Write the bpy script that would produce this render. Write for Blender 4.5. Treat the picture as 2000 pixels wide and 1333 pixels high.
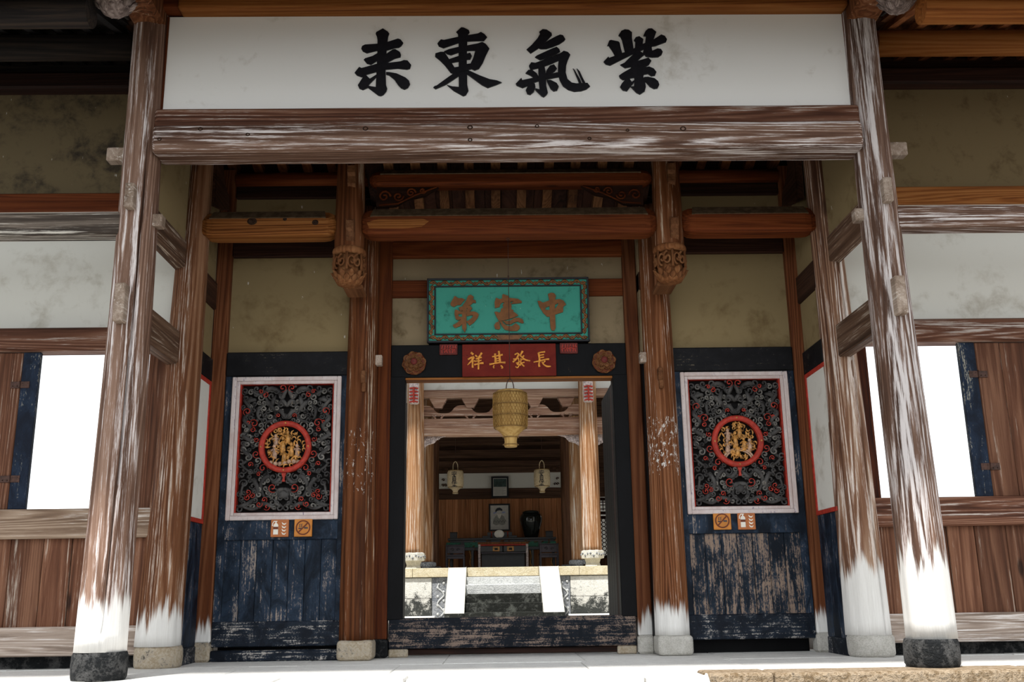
import bpy, math, random
from mathutils import Matrix, Vector
PI = math.pi
for o in list(bpy.data.objects): bpy.data.objects.remove(o, do_unlink=True)
S = bpy.context.scene
COL = S.collection
rnd = random.Random(7)

# ---------------------------------------------------------------- camera
cd = bpy.data.cameras.new('camera'); cam = bpy.data.objects.new('camera', cd); COL.objects.link(cam)
cd.sensor_width = 36.0; cd.lens = 1954.0 / 2000.0 * 36.0; cd.clip_end = 400
_a, _b, _f = .0105, .018, 1954.0
Xc = Vector((1, _a, _b)).normalized()
Yc = Vector((494 * _a - _f * _b, -494, _f)).normalized()
Zc = Vector((Xc.y * Yc.z - Xc.z * Yc.y, Xc.z * Yc.x - Xc.x * Yc.z, Xc.x * Yc.y - Xc.y * Yc.x))
if Zc.y < 0: Zc = -Zc
R = Matrix(((Xc.x, Xc.y, -Xc.z), (Yc.x, Yc.y, -Yc.z), (Zc.x, Zc.y, -Zc.z)))
cam.matrix_world = Matrix.Translation((-.145, -7.564, .557)) @ R.to_4x4()
S.camera = cam

# ---------------------------------------------------------------- world, sun, exposure
w = bpy.data.worlds.new('sky'); S.world = w; w.use_nodes = True
wn = w.node_tree; wn.nodes.clear()
bg = wn.nodes.new('ShaderNodeBackground'); wo = wn.nodes.new('ShaderNodeOutputWorld')
bg.inputs[0].default_value = (.93, .97, 1.0, 1); bg.inputs[1].default_value = 1.5
wn.links.new(bg.outputs[0], wo.inputs[0])
sd = bpy.data.lights.new('sun', 'SUN'); sun = bpy.data.objects.new('sun', sd); COL.objects.link(sun)
sd.energy = 5.5; sd.angle = math.radians(4); sd.color = (1.0, .97, .92)
sun.rotation_euler = Vector((.30, .62, -1.22)).to_track_quat('-Z', 'Y').to_euler()
sun.location = (-6, -10, 14)
vs = S.view_settings
vs.view_transform = 'Standard'; vs.look = 'None'; vs.gamma = 1.0; vs.exposure = 0.38
vs.use_curve_mapping = False

# ---------------------------------------------------------------- mesh builder
class MB:
    def __init__(s): s.v = []; s.f = []; s.sm = []
    def add(s, vs_, fs, smooth=False):
        n = len(s.v); s.v += [tuple(p) for p in vs_]
        for f in fs: s.f.append(tuple(i + n for i in f)); s.sm.append(smooth)
        return s
    def box(s, x0, x1, y0, y1, z0, z1):
        return s.add([(x0,y0,z0),(x1,y0,z0),(x1,y1,z0),(x0,y1,z0),(x0,y0,z1),(x1,y0,z1),(x1,y1,z1),(x0,y1,z1)],
              [(0,3,2,1),(4,5,6,7),(0,1,5,4),(1,2,6,5),(2,3,7,6),(3,0,4,7)])
    def rings(s, rings, closed_ends=True, smooth=True):
        n = len(rings[0]); vs_ = [p for r in rings for p in r]; fs = []
        for i in range(len(rings) - 1):
            for j in range(n):
                k = (j + 1) % n
                fs.append((i*n+j, i*n+k, (i+1)*n+k, (i+1)*n+j))
        s.add(vs_, fs, smooth)
        if closed_ends:
            b = len(s.v) - len(vs_)
            s.f.append(tuple(b + j for j in reversed(range(n)))); s.sm.append(False)
            b2 = b + (len(rings) - 1) * n
            s.f.append(tuple(b2 + j for j in range(n))); s.sm.append(False)
        return s
    def lathe(s, prof, cx=0, cy=0, n=24, phase=0, smooth=True, caps=True):
        return s.rings([[(cx + r*math.cos(phase + 2*PI*j/n), cy + r*math.sin(phase + 2*PI*j/n), z) for j in range(n)] for r, z in prof], caps, smooth)
    def tube(s, path, rad, n=7, smooth=True):
        path = [Vector(p) for p in path]; rr = []
        if not hasattr(rad, '__len__'): rad = [rad] * len(path)
        up = Vector((0, 1, 0))
        for i, p in enumerate(path):
            t = (path[min(i+1, len(path)-1)] - path[max(i-1, 0)])
            t = t.normalized() if t.length > 1e-9 else Vector((0, 0, 1))
            a = t.cross(up)
            if a.length < 1e-3: a = t.cross(Vector((1, 0, 0)))
            a.normalize(); b = t.cross(a).normalized()
            rr.append([p + a*rad[i]*math.cos(2*PI*j/n) + b*rad[i]*math.sin(2*PI*j/n) for j in range(n)])
        return s.rings(rr, True, smooth)
    def ball(s, c, r, n=8, m=5, sc=(1,1,1)):
        rings = [[(c[0]+sc[0]*r*math.sin(PI*i/m)*math.cos(2*PI*j/n), c[1]+sc[1]*r*math.sin(PI*i/m)*math.sin(2*PI*j/n), c[2]-sc[2]*r*math.cos(PI*i/m)) for j in range(n)] for i in range(m+1)]
        return s.rings(rings, False, True)
    def prism_y(s, poly, y0, y1):                 # polygon in x,z extruded along y
        n = len(poly); vs_ = [(x, y0, z) for x, z in poly] + [(x, y1, z) for x, z in poly]
        fs = [tuple(range(n)), tuple(reversed(range(n, 2*n)))] + [(i, (i+1) % n, n+(i+1) % n, n+i) for i in range(n)]
        return s.add(vs_, fs)
    def prism_x(s, poly, x0, x1):                 # polygon in y,z extruded along x
        n = len(poly); vs_ = [(x0, y, z) for y, z in poly] + [(x1, y, z) for y, z in poly]
        fs = [tuple(range(n)), tuple(reversed(range(n, 2*n)))] + [(i, (i+1) % n, n+(i+1) % n, n+i) for i in range(n)]
        return s.add(vs_, fs)
    def stroke(s, pts, wd, y0, y1):               # brush stroke in x,z with width
        if not hasattr(wd, '__len__'): wd = [wd] * len(pts)
        L = []; Rr = []
        for i, p in enumerate(pts):
            a = pts[max(i-1, 0)]; b = pts[min(i+1, len(pts)-1)]
            dx, dz = b[0]-a[0], b[1]-a[1]; l = math.hypot(dx, dz) or 1
            nx, nz = -dz/l, dx/l
            L.append((p[0]+nx*wd[i]/2, p[1]+nz*wd[i]/2)); Rr.append((p[0]-nx*wd[i]/2, p[1]-nz*wd[i]/2))
        for i in range(len(pts)-1):
            s.prism_y([L[i], L[i+1], Rr[i+1], Rr[i]], y0, y1)
        return s

def petal(mb, c, out, up, w, h, th):                # pointed cupped petal: c base, out = outward unit, up = tip direction
    c = Vector(c); out = Vector(out).normalized(); up = Vector(up).normalized(); sd_ = out.cross(up).normalized(); rows = []
    for i, (t, ww, o_) in enumerate(((0, .35, 0), (.3, .9, .55), (.6, 1, .8), (.82, .7, .75), (1, .05, 1.15))):
        p = c + up*h*t + out*th*o_
        rows.append([p - sd_*w*ww - out*th*.55, p - sd_*w*ww*.5, p + out*th*.18, p + sd_*w*ww*.5, p + sd_*w*ww - out*th*.55, p - out*th*1.1])
    return mb.rings(rows, True, True)
def cr(pts, k=6):                                  # Catmull-Rom through points of any dimension
    P = [pts[0]] + list(pts) + [pts[-1]]; out = []
    for i in range(1, len(P)-2):
        for q in range(k):
            t = q / k
            out.append(tuple(.5*((2*b) + (c-a)*t + (2*a-5*b+4*c-d)*t*t + (3*b-a-3*c+d)*t**3) for a, b, c, d in zip(P[i-1], P[i], P[i+1], P[i+2])))
    out.append(tuple(pts[-1])); return out

def tag(o, label=None, cat=None, group=None, kind=None):
    if label: o['label'] = label
    if cat: o['category'] = cat
    if group: o['group'] = group
    if kind: o['kind'] = kind
    return o
def thing(name, label, cat, loc=(0, 0, 0), group=None, kind=None):
    o = bpy.data.objects.new(name, None); COL.objects.link(o); o.location = loc; o.empty_display_size = .1
    o['_o'] = tuple(loc)
    return tag(o, label, cat, group, kind)
ORI = {}
def obj(name, mb, mat, parent=None, bevel=0, seg=1, label=None, cat=None, group=None, kind=None, origin=None):
    if parent is not None: org = ORI.get(parent.name) or tuple(parent['_o'])
    elif origin: org = origin
    else:
        xs = [p[0] for p in mb.v]; ys = [p[1] for p in mb.v]; zs = [p[2] for p in mb.v]
        org = ((min(xs)+max(xs))/2, (min(ys)+max(ys))/2, min(zs))
    me = bpy.data.meshes.new(name)
    me.from_pydata([(p[0]-org[0], p[1]-org[1], p[2]-org[2]) for p in mb.v], [], mb.f)
    me.polygons.foreach_set('use_smooth', mb.sm); me.update()
    me.materials.append(mat)
    o = bpy.data.objects.new(name, me); COL.objects.link(o)
    ORI[o.name] = org
    if parent is not None: o.parent = parent
    else: o.location = org
    if bevel:
        m = o.modifiers.new('edge', 'BEVEL'); m.width = bevel; m.segments = seg; m.limit_method = 'ANGLE'; m.angle_limit = math.radians(40)
    return tag(o, label, cat, group, kind)
def B(name, x0, x1, y0, y1, z0, z1, mat, parent=None, bevel=.006, **k):
    return obj(name, MB().box(x0, x1, y0, y1, z0, z1), mat, parent, bevel, **k)
def inst(src, dx=0, dy=0, dz=0):                   # a copy of one part, sharing its mesh
    o = src.copy(); COL.objects.link(o); o.location = src.location + Vector((dx, dy, dz)); o.parent = src.parent
    return o

# ---------------------------------------------------------------- materials
def nt(name):
    m = bpy.data.materials.new(name); m.use_nodes = True; t = m.node_tree; t.nodes.clear()
    out = t.nodes.new('ShaderNodeOutputMaterial'); p = t.nodes.new('ShaderNodeBsdfPrincipled')
    t.links.new(p.outputs[0], out.inputs[0]); return m, t, p
class G:
    def __init__(s, t): s.t = t
    def link(s, a, b): s.t.links.new(a, b)
    def val(s, sock, v):
        if hasattr(v, 'node'): s.link(v, sock)
        else: sock.default_value = v
    def math(s, op, a, b=0.0, c=0.0, clamp=False):
        n = s.t.nodes.new('ShaderNodeMath'); n.operation = op; n.use_clamp = clamp
        s.val(n.inputs[0], a); s.val(n.inputs[1], b); s.val(n.inputs[2], c); return n.outputs[0]
    def noise(s, vec, scale, detail=3, rough=.55, dist=0.0):
        n = s.t.nodes.new('ShaderNodeTexNoise'); s.link(vec, n.inputs['Vector'])
        n.inputs['Scale'].default_value = scale; n.inputs['Detail'].default_value = detail
        n.inputs['Roughness'].default_value = rough; n.inputs['Distortion'].default_value = dist; return n.outputs[0]
    def coords(s, stretch=(1, 1, 1), rand=True):
        tc = s.t.nodes.new('ShaderNodeTexCoord'); v = tc.outputs['Object']
        if rand:
            oi = s.t.nodes.new('ShaderNodeObjectInfo'); ad = s.t.nodes.new('ShaderNodeVectorMath'); ad.operation = 'ADD'
            cx = s.t.nodes.new('ShaderNodeCombineXYZ')
            s.link(s.math('MULTIPLY', oi.outputs['Random'], 31.0), cx.inputs[0]); s.link(s.math('MULTIPLY', oi.outputs['Random'], 17.0), cx.inputs[1]); s.link(s.math('MULTIPLY', oi.outputs['Random'], 53.0), cx.inputs[2])
            s.link(v, ad.inputs[0]); s.link(cx.outputs[0], ad.inputs[1]); v = ad.outputs[0]; s.rand = oi.outputs['Random']
        mp = s.t.nodes.new('ShaderNodeMapping'); mp.inputs['Scale'].default_value = stretch; s.link(v, mp.inputs[0])
        return mp.outputs[0], tc.outputs['Object']
    def ramp(s, fac, stops):
        n = s.t.nodes.new('ShaderNodeValToRGB'); s.link(fac, n.inputs[0]); e = n.color_ramp.elements
        while len(e) < len(stops): e.new(.5)
        for q, (p, c) in zip(e, stops): q.position = p; q.color = (*c, 1) if len(c) == 3 else c
        return n.outputs[0]
    def rng(s, x, a, b):                           # smooth 0..1 between a and b
        n = s.t.nodes.new('ShaderNodeMapRange'); n.interpolation_type = 'SMOOTHSTEP'; s.val(n.inputs[0], x); n.inputs[1].default_value = a; n.inputs[2].default_value = b
        return n.outputs[0]
    def mix(s, fac, a, b):
        n = s.t.nodes.new('ShaderNodeMix'); n.data_type = 'RGBA'; s.val(n.inputs[0], fac)
        for k, v in ((6, a), (7, b)):
            if hasattr(v, 'node'): s.link(v, n.inputs[k])
            else: n.inputs[k].default_value = (*v, 1)
        return n.outputs[2]
    def bump(s, h, p, strength=.3, dist=.01):
        n = s.t.nodes.new('ShaderNodeBump'); n.inputs['Strength'].default_value = strength; n.inputs['Distance'].default_value = dist
        s.link(h, n.inputs['Height']); s.link(n.outputs[0], p.inputs['Normal'])

AX = {'X': (.035, 1, 1), 'Y': (1, .035, 1), 'Z': (1, 1, .035)}
def wood(name, dark, mid, light, axis='Z', pale=None, pale_amt=.5, bleach=None, rings=.35, rough=.75, spec=.18, bump=.35, knots=.5, flake=None):
    m, t, p = nt(name); g = G(t)
    v, o = g.coords(AX[axis])
    big = g.noise(v, 3.0, 3, .5, .5)
    fib = g.noise(v, 85, 8, .75, .3)
    med = g.noise(v, 16, 5, .65, .8)
    fig = g.noise(v, 2.6, 2, .45, .3)
    ring = g.math('MULTIPLY_ADD', g.math('SINE', g.math('MULTIPLY', g.math('ADD', fig, g.math('MULTIPLY', med, .05)), 170)), .5, .5)
    fac = g.math('ADD', g.math('MULTIPLY', fib, .42 - rings*.2), g.math('ADD', g.math('MULTIPLY', ring, rings*.36), g.math('MULTIPLY', med, .58 - rings*.16)))
    fac = g.math('ADD', fac, g.math('MULTIPLY_ADD', big, .45, -.225))
    col = g.ramp(fac, [(.28, dark), (.47, mid), (.68, light)])
    if pale:
        pn = g.noise(v, 7.5, 8, .72, .7)
        pf = g.math('ADD', g.math('MULTIPLY', pn, .50), g.math('ADD', g.math('MULTIPLY', fib, .50), g.math('MULTIPLY', ring, .08)))
        pf = g.rng(pf, .62 - pale_amt*.14, .71 - pale_amt*.13)
        col = g.mix(pf, col, pale)
    if knots:
        kv, _ = g.coords({'X': (.35, 1, 1), 'Y': (1, .35, 1), 'Z': (1, 1, .35)}[axis])
        vo = t.nodes.new('ShaderNodeTexVoronoi'); vo.inputs['Scale'].default_value = 2.3; g.link(kv, vo.inputs['Vector'])
        kf = g.math('MULTIPLY', g.math('SUBTRACT', 1.0, g.rng(vo.outputs['Distance'], .035, .085)), knots)
        col = g.mix(kf, col, tuple(c*.35 for c in dark))
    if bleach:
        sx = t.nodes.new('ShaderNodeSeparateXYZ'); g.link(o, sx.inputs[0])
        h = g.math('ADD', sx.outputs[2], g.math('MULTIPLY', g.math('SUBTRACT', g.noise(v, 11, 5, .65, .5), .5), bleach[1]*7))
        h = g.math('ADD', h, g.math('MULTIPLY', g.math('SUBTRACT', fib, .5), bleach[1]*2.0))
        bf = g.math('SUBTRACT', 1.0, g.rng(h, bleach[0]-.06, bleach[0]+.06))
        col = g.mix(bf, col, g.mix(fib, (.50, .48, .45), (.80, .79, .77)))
    if flake:
        sx2 = t.nodes.new('ShaderNodeSeparateXYZ'); g.link(o, sx2.inputs[0]); fv, _ = g.coords((1, 1, .45))
        band = g.math('MULTIPLY', g.rng(sx2.outputs[2], flake[0], flake[0]+.25), g.math('SUBTRACT', 1.0, g.rng(sx2.outputs[2], flake[1]-.08, flake[1])))
        ff = g.rng(g.math('ADD', g.noise(fv, 38, 5, .75, .4), g.math('MULTIPLY', band, flake[2])), .80, .84)
        col = g.mix(ff, col, (.55, .53, .50))
    hv = t.nodes.new('ShaderNodeHueSaturation'); g.link(col, hv.inputs['Color']); g.link(g.math('MULTIPLY_ADD', g.rand, .35, .82), hv.inputs['Value'])
    g.link(hv.outputs[0], p.inputs['Base Color'])
    p.inputs['Roughness'].default_value = rough; p.inputs['Specular IOR Level'].default_value = spec
    g.bump(fac, p, bump, .010); return m
def paint(name, base, under, amount, axis='Z', low=None, tint=None, rough=.55):   # old lacquer worn through to wood
    m, t, p = nt(name); g = G(t); v, o = g.coords(AX[axis]); v2, _ = g.coords((1, 1, .5 if axis == 'Z' else 1))
    fib = g.noise(v, 60, 6, .7, .3); blot = g.noise(v2, 4.5, 6, .7, .8); sp = g.noise(v2, 75, 4, .7)
    x = g.math('ADD', g.math('MULTIPLY', fib, .45), g.math('ADD', g.math('MULTIPLY', blot, .46), g.math('MULTIPLY', sp, .30)))
    if low:
        sx = t.nodes.new('ShaderNodeSeparateXYZ'); g.link(o, sx.inputs[0])
        x = g.math('ADD', x, g.math('MULTIPLY', g.math('SUBTRACT', 1.0, g.rng(sx.outputs[2], low[0], low[1])), low[2]))
    f = g.rng(x, .76 - amount*.25, .82 - amount*.22)
    c0 = g.mix(g.rng(blot, .35, .65), base, tint or tuple(c*1.9 for c in base))
    col = g.mix(f, c0, g.mix(fib, tuple(c*.55 for c in under), under))
    g.link(col, p.inputs['Base Color']); p.inputs['Roughness'].default_value = rough; p.inputs['Specular IOR Level'].default_value = .12
    g.bump(x, p, .4, .006); return m
def plaster(name, col, dirt, amt=.5, scale=1.0):
    m, t, p = nt(name); g = G(t); v, o = g.coords((1, 1, 1))
    a = g.noise(v, 1.6*scale, 5, .6, .6); b = g.noise(v, 6*scale, 6, .65, .3); c = g.noise(v, 60, 2, .5)
    f = g.math('ADD', g.math('MULTIPLY', a, .6), g.math('MULTIPLY', b, .4))
    base = g.mix(g.rng(f, .62 - .2*amt, .70), col, dirt)
    sc, _ = g.coords((14, 14, 5)); spn = g.noise(sc, 2.0, 2, .5); base = g.mix(g.math('MULTIPLY', g.rng(spn, .74, .78), .5), base, (.8, .78, .74))
    g.link(base, p.inputs['Base Color']); p.inputs['Roughness'].default_value = .9; p.inputs['Specular IOR Level'].default_value = .1
    g.bump(g.math('ADD', b, g.math('MULTIPLY', c, .3)), p, .15, .006); return m
def stone(name, a, b, stain=(.03, .03, .03), amt=.3, grain=60, rise=None, bump=.5):
    m, t, p = nt(name); g = G(t); v, o = g.coords((1, 1, 1))
    n1 = g.noise(v, 8, 7, .7, .4); n2 = g.noise(v, grain, 3, .7)
    col = g.mix(g.rng(g.math('ADD', g.math('MULTIPLY', n1, .5), g.math('MULTIPLY', n2, .5)), .38, .62), a, b)
    x = g.math('ADD', g.math('MULTIPLY', n1, .7), g.math('MULTIPLY', n2, .3))
    if rise:                                       # lichen creeping up from the ground
        sx = t.nodes.new('ShaderNodeSeparateXYZ'); g.link(o, sx.inputs[0])
        x = g.math('ADD', x, g.math('MULTIPLY', g.math('SUBTRACT', 1.0, g.rng(sx.outputs[2], rise[0], rise[1])), rise[2]))
    col = g.mix(g.rng(x, .68 - amt*.3, .84 - amt*.3), col, stain)
    g.link(col, p.inputs['Base Color']); p.inputs['Roughness'].default_value = .85; p.inputs['Specular IOR Level'].default_value = .2
    g.bump(g.math('ADD', n2, n1), p, bump, .02); return m
def flat(name, col, rough=.7, var=.25, scale=20, spec=.3, metal=0):
    m, t, p = nt(name); g = G(t); v, o = g.coords()
    n = g.noise(v, scale, 4, .6, .2)
    g.link(g.mix(g.rng(n, .3, .7), tuple(c*(1-var) for c in col), tuple(min(1, c*(1+var)) for c in col)), p.inputs['Base Color'])
    p.inputs['Roughness'].default_value = rough; p.inputs['Specular IOR Level'].default_value = spec; p.inputs['Metallic'].default_value = metal
    g.bump(n, p, .15, .004); return m

PALE = (.62, .57, .56)
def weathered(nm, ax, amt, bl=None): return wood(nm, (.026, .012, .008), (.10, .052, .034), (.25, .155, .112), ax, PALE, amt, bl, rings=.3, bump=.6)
M = {}
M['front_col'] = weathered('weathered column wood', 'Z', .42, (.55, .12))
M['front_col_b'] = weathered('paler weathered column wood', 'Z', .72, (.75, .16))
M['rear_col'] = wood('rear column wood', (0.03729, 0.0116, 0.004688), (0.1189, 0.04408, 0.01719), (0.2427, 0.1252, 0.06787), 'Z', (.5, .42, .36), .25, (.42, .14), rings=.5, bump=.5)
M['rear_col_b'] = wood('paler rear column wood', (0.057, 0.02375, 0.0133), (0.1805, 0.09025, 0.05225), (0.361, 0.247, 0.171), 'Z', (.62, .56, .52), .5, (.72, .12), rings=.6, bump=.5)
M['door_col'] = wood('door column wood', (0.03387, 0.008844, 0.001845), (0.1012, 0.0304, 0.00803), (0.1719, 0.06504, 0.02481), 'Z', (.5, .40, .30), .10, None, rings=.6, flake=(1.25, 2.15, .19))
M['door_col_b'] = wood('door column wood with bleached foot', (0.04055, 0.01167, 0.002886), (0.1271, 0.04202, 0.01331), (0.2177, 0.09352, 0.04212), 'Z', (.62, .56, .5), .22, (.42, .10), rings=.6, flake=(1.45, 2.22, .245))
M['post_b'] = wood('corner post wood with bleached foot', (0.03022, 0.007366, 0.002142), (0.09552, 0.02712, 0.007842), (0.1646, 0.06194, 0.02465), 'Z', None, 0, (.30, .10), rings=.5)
M['red_z'] = wood('red brown upright wood', (0.0198, 0.00405, 0.001237), (0.07264, 0.0156, 0.00341), (0.138, 0.036, 0.00825), 'Z', knots=.3)
M['red_x'] = wood('red brown lying wood', (0.03302, 0.005922, 0.00114), (0.1098, 0.0229, 0.0039), (0.1857, 0.04833, 0.01095), 'X', knots=.8)
M['honey_x'] = wood('honey lying wood', (0.07715, 0.0207, 0.003132), (0.2113, 0.07003, 0.01398), (0.2927, 0.1228, 0.03494), 'X', rings=.6, knots=.9)
M['dark_x'] = wood('dark lying wood', (0.00561, 0.002112, 0.001276), (0.01877, 0.0063, 0.00341), (0.03978, 0.0148, 0.008178), 'X', knots=.4)
M['dark_y'] = wood('dark receding wood', (0.01165, 0.004665, 0.002457), (0.03494, 0.01399, 0.007371), (0.0697, 0.03097, 0.01659), 'Y', knots=.4)
M['dark_z'] = wood('dark upright wood', (0.006555, 0.002554, 0.001284), (0.02112, 0.007229, 0.003828), (0.0468, 0.01823, 0.00972), 'Z', knots=.3)
M['beam_grey'] = weathered('weathered beam wood', 'X', .55)
M['beam_brown'] = wood('brown front beam wood', (0.0405, 0.01404, 0.0075), (0.126, 0.0507, 0.0285), (0.27, 0.1404, 0.09), 'X', (.52, .46, .42), .3, None, rings=.5, bump=.5)
M['wing_beam'] = wood('black stained beam wood', (.012, .010, .009), (.06, .045, .035), (.26, .21, .17), 'X', (.62, .58, .52), .45, None, rings=.3, bump=.5)
M['tie'] = wood('grey brown tie wood', (0.03, 0.01575, 0.008775), (0.084, 0.04462, 0.02681), (0.168, 0.09975, 0.06338), 'Y', (.4, .34, .28), .25, None, rings=.4)
M['orange_x'] = wood('orange purlin wood', (0.08489, 0.01992, 0.002654), (0.2174, 0.06798, 0.0124), (0.3124, 0.1241, 0.03213), 'X', knots=.6)
M['red_board'] = wood('red brown roof board', (.05, .018, .009), (.12, .045, .022), (.20, .085, .04), 'Y', knots=.3)  # right wing boards, brightened in colour as if lit from below
M['boss'] = wood('greyed carved boss wood', (.05, .035, .032), (.13, .095, .085), (.30, .24, .22), 'Z', knots=0)
M['dust'] = flat('dusty grey brown wood', (.075, .050, .030), .9, .3, 14, .02)
M['knot'] = flat('dark knot wood', (.03, .016, .010), .8, .5, 60, .1)
M['soot_x'] = wood('soot blackened purlin wood', (.006, .005, .005), (.018, .014, .013), (.05, .034, .024), 'X')  # shade of the left wing roof put into the wood colour
M['soot_y'] = wood('soot blackened roof board', (.004, .004, .004), (.010, .009, .010), (.022, .018, .018), 'Y')  # same shade painted into the left boards and rafters
M['orange_y'] = wood('orange rafter wood', (0.06, 0.01674, 0.00525), (0.18, 0.0558, 0.018), (0.336, 0.1209, 0.04125), 'Y')  # warm bounce light painted into the rafter colour
M['rafter'] = wood('rafter wood', (0.03528, 0.01315, 0.004923), (0.09983, 0.03974, 0.01444), (0.1753, 0.08044, 0.033), 'Y')
M['roofboard'] = wood('roof board wood', (0.01125, 0.004294, 0.002379), (0.0319, 0.01163, 0.006289), (0.05622, 0.02148, 0.0119), 'Y', knots=.3)
M['plank_z'] = wood('brown plank wood', (0.02975, 0.01152, 0.00612), (0.102, 0.0396, 0.0204), (0.2125, 0.1008, 0.0578), 'Z', (.45, .38, .32), .15, None, rings=.35, knots=.8)
M['plank_pale'] = wood('greyed rail wood', (.10, .07, .055), (.27, .21, .17), (.45, .38, .33), 'X', (.6, .56, .54), .4, None, rings=.45)
M['sill_wood'] = wood('window sill wood', (.06, .035, .022), (.19, .125, .085), (.36, .27, .20), 'X', (.55, .5, .46), .35, None, rings=.5)
M['peg'] = wood('end grain peg wood', (.08, .055, .04), (.22, .16, .12), (.42, .34, .28), 'Y', (.6, .55, .5), .2, rings=.06, knots=0)
M['pegdark'] = wood('brown hook wood', (0.04349, 0.01534, 0.005292), (0.1239, 0.04818, 0.0182), (0.2219, 0.1019, 0.04578), 'Y', rings=.08, knots=0)
M['carve'] = wood('carved brown wood', (0.05856, 0.01913, 0.005231), (0.1518, 0.05555, 0.01856), (0.2434, 0.1123, 0.04611), 'Z', knots=0)
M['plaster_sign'] = plaster('sign plaster', (.84, .83, .81), (.62, .59, .54), .35)
M['plaster_in'] = plaster('aged inner plaster', (.225, .168, .086), (.135, .092, .042), .6)
M['plaster_wing'] = plaster('wing plaster', (.66, .65, .60), (.45, .42, .36), .5)
M['plaster_mould'] = plaster('mouldy upper plaster', (.15, .115, .065), (.032, .026, .022), .8, 1.6)  # shade under the left wing roof is put into this colour
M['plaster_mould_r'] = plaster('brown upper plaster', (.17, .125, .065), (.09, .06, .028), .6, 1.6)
M['plaster_old'] = plaster('old door plaster', (.25, .19, .115), (.12, .085, .045), .6, 1.5)
M['ink'] = flat('black ink', (.006, .006, .009), .45, .3, 30)
M['black'] = paint('black lacquer', (0.0015, 0.0015, 0.002), (.09, .06, .04), .10)
M['black_x'] = paint('black lacquer rail', (.005, .005, .006), (.16, .13, .09), .34, 'X')
M['blue'] = paint('blue black worn paint', (.004, .007, .013), (.34, .28, .24), .42, 'Z', tint=(.022, .038, .066))
M['blue_low'] = paint('blue black worn base rail', (.005, .007, .012), (.50, .46, .42), .50, 'X', tint=(.014, .022, .036))
M['blue_peel'] = paint('badly peeled blue paint', (.005, .008, .014), (.30, .215, .165), .66, 'Z', tint=(.018, .032, .052))
M['thresh'] = paint('worn black threshold', (.004, .006, .010), (.24, .175, .14), .62, 'X')
M['shutter_blue'] = paint('blue black shutter', (.004, .007, .016), (.36, .34, .28), .40, 'Z', tint=(.012, .024, .05))
M['frame_pink'] = paint('pinkish white frame paint', (.50, .40, .38), (.28, .22, .30), .35, 'Z', tint=(.62, .55, .54))
M['red'] = flat('vermilion paint', (.36, .030, .017), .55, .25, 25)
M['carve_dark'] = paint('dark grey carving paint', (.030, .028, .028), (.24, .20, .16), .30, 'Z', tint=(.085, .082, .08))
M['carve_light'] = paint('pale grey carving paint', (.10, .095, .088), (.26, .21, .17), .35, 'Z', tint=(.20, .19, .175))
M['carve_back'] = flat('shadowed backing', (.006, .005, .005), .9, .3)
M['gold'] = flat('worn gilt', (.48, .23, .055), .45, .45, 30, .5)
M['gold_pale'] = flat('worn pink gilt', (.42, .27, .19), .55, .4, 30)
M['green'] = plaster('turquoise lacquer', (.055, .285, .22), (.026, .13, .10), .5, 5)
M['bronze'] = flat('bronze brown lacquer', (.16, .062, .018), .5, .35, 18)
M['bronze_l'] = flat('lettering brown', (.17, .064, .016), .6, .2, 22)
M['banner'] = paint('red banner paint', (0.12, 0.009, 0.0054), (0.05, 0.009, 0.0054), .25, 'X', tint=(0.16, 0.01575, 0.0081))
M['yellow'] = flat('yellow lettering', (.62, .25, .025), .5, .25, 40)
M['plq'] = paint('faded red plaque', (0.088, 0.0175, 0.015), (0.04, 0.025, 0.0225), .45, 'X')
M['bamboo'] = wood('woven bamboo', (.15, .075, .018), (.29, .165, .048), (.42, .27, .095), 'Z', knots=0, bump=.2)
M['bamboo_d'] = flat('dark bamboo', (.16, .085, .022), .6, .3, 40)
M['lantern_cloth'] = flat('cream lantern cloth', (.62, .50, .32), .8, .12, 30)
M['signwood'] = flat('orange sign wood', (.50, .185, .028), .5, .15, 12)
M['signwood_b'] = flat('brown orange sign wood', (.42, .135, .04), .5, .15, 12)
M['white'] = flat('white print', (.78, .74, .66), .7, .08, 20)
M['signdark'] = flat('engraved brown', (.13, .028, .008), .6, .2, 20)
M['iron'] = flat('rusty iron', (.055, .024, .016), .6, .4, 40, .4, .3)
M['stone'] = stone('grey granite', (.38, .36, .32), (.56, .54, .50), (.06, .055, .04), .25, 90)
M['stone_dark'] = stone('black stained granite', (.05, .05, .05), (.26, .25, .24), (.008, .009, .010), 1.05, 60, bump=.9)
M['stone_brown'] = stone('brown stained granite', (.30, .24, .16), (.46, .40, .32), (.02, .018, .014), .55, 50)
M['paving'] = stone('pale paving', (.62, .61, .59), (.76, .75, .72), (.42, .40, .36), .15, 70, bump=.25)
M['kerb'] = stone('rough kerb granite', (0.15, 0.1015, 0.05525), (0.375, 0.294, 0.208), (0.0225, 0.0154, 0.0091), .5, 38, bump=1.0)
M['court_stone'] = stone('pale courtyard stone', (.50, .49, .45), (.66, .65, .60), (.03, .032, .03), .18, 60, (.05, .75, .30))
M['court_yellow'] = stone('yellowish coping stone', (.45, .38, .24), (.60, .54, .40), (.10, .08, .05), .25, 60)
M['step_dark'] = stone('mossy black step', (.07, .075, .065), (.26, .26, .24), (.010, .011, .009), 1.1, 50)
M['step_grey'] = stone('grey stained step', (.36, .37, .37), (.58, .59, .58), (.05, .055, .05), .45, 50)
M['stone_base'] = stone('pale carved column base', (.46, .45, .40), (.62, .60, .54), (.10, .10, .09), .25, 60)
M['stone_carved'] = stone('dark carved stone', (.10, .11, .13), (.30, .31, .32), (.03, .035, .045), .5, 40)
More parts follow.
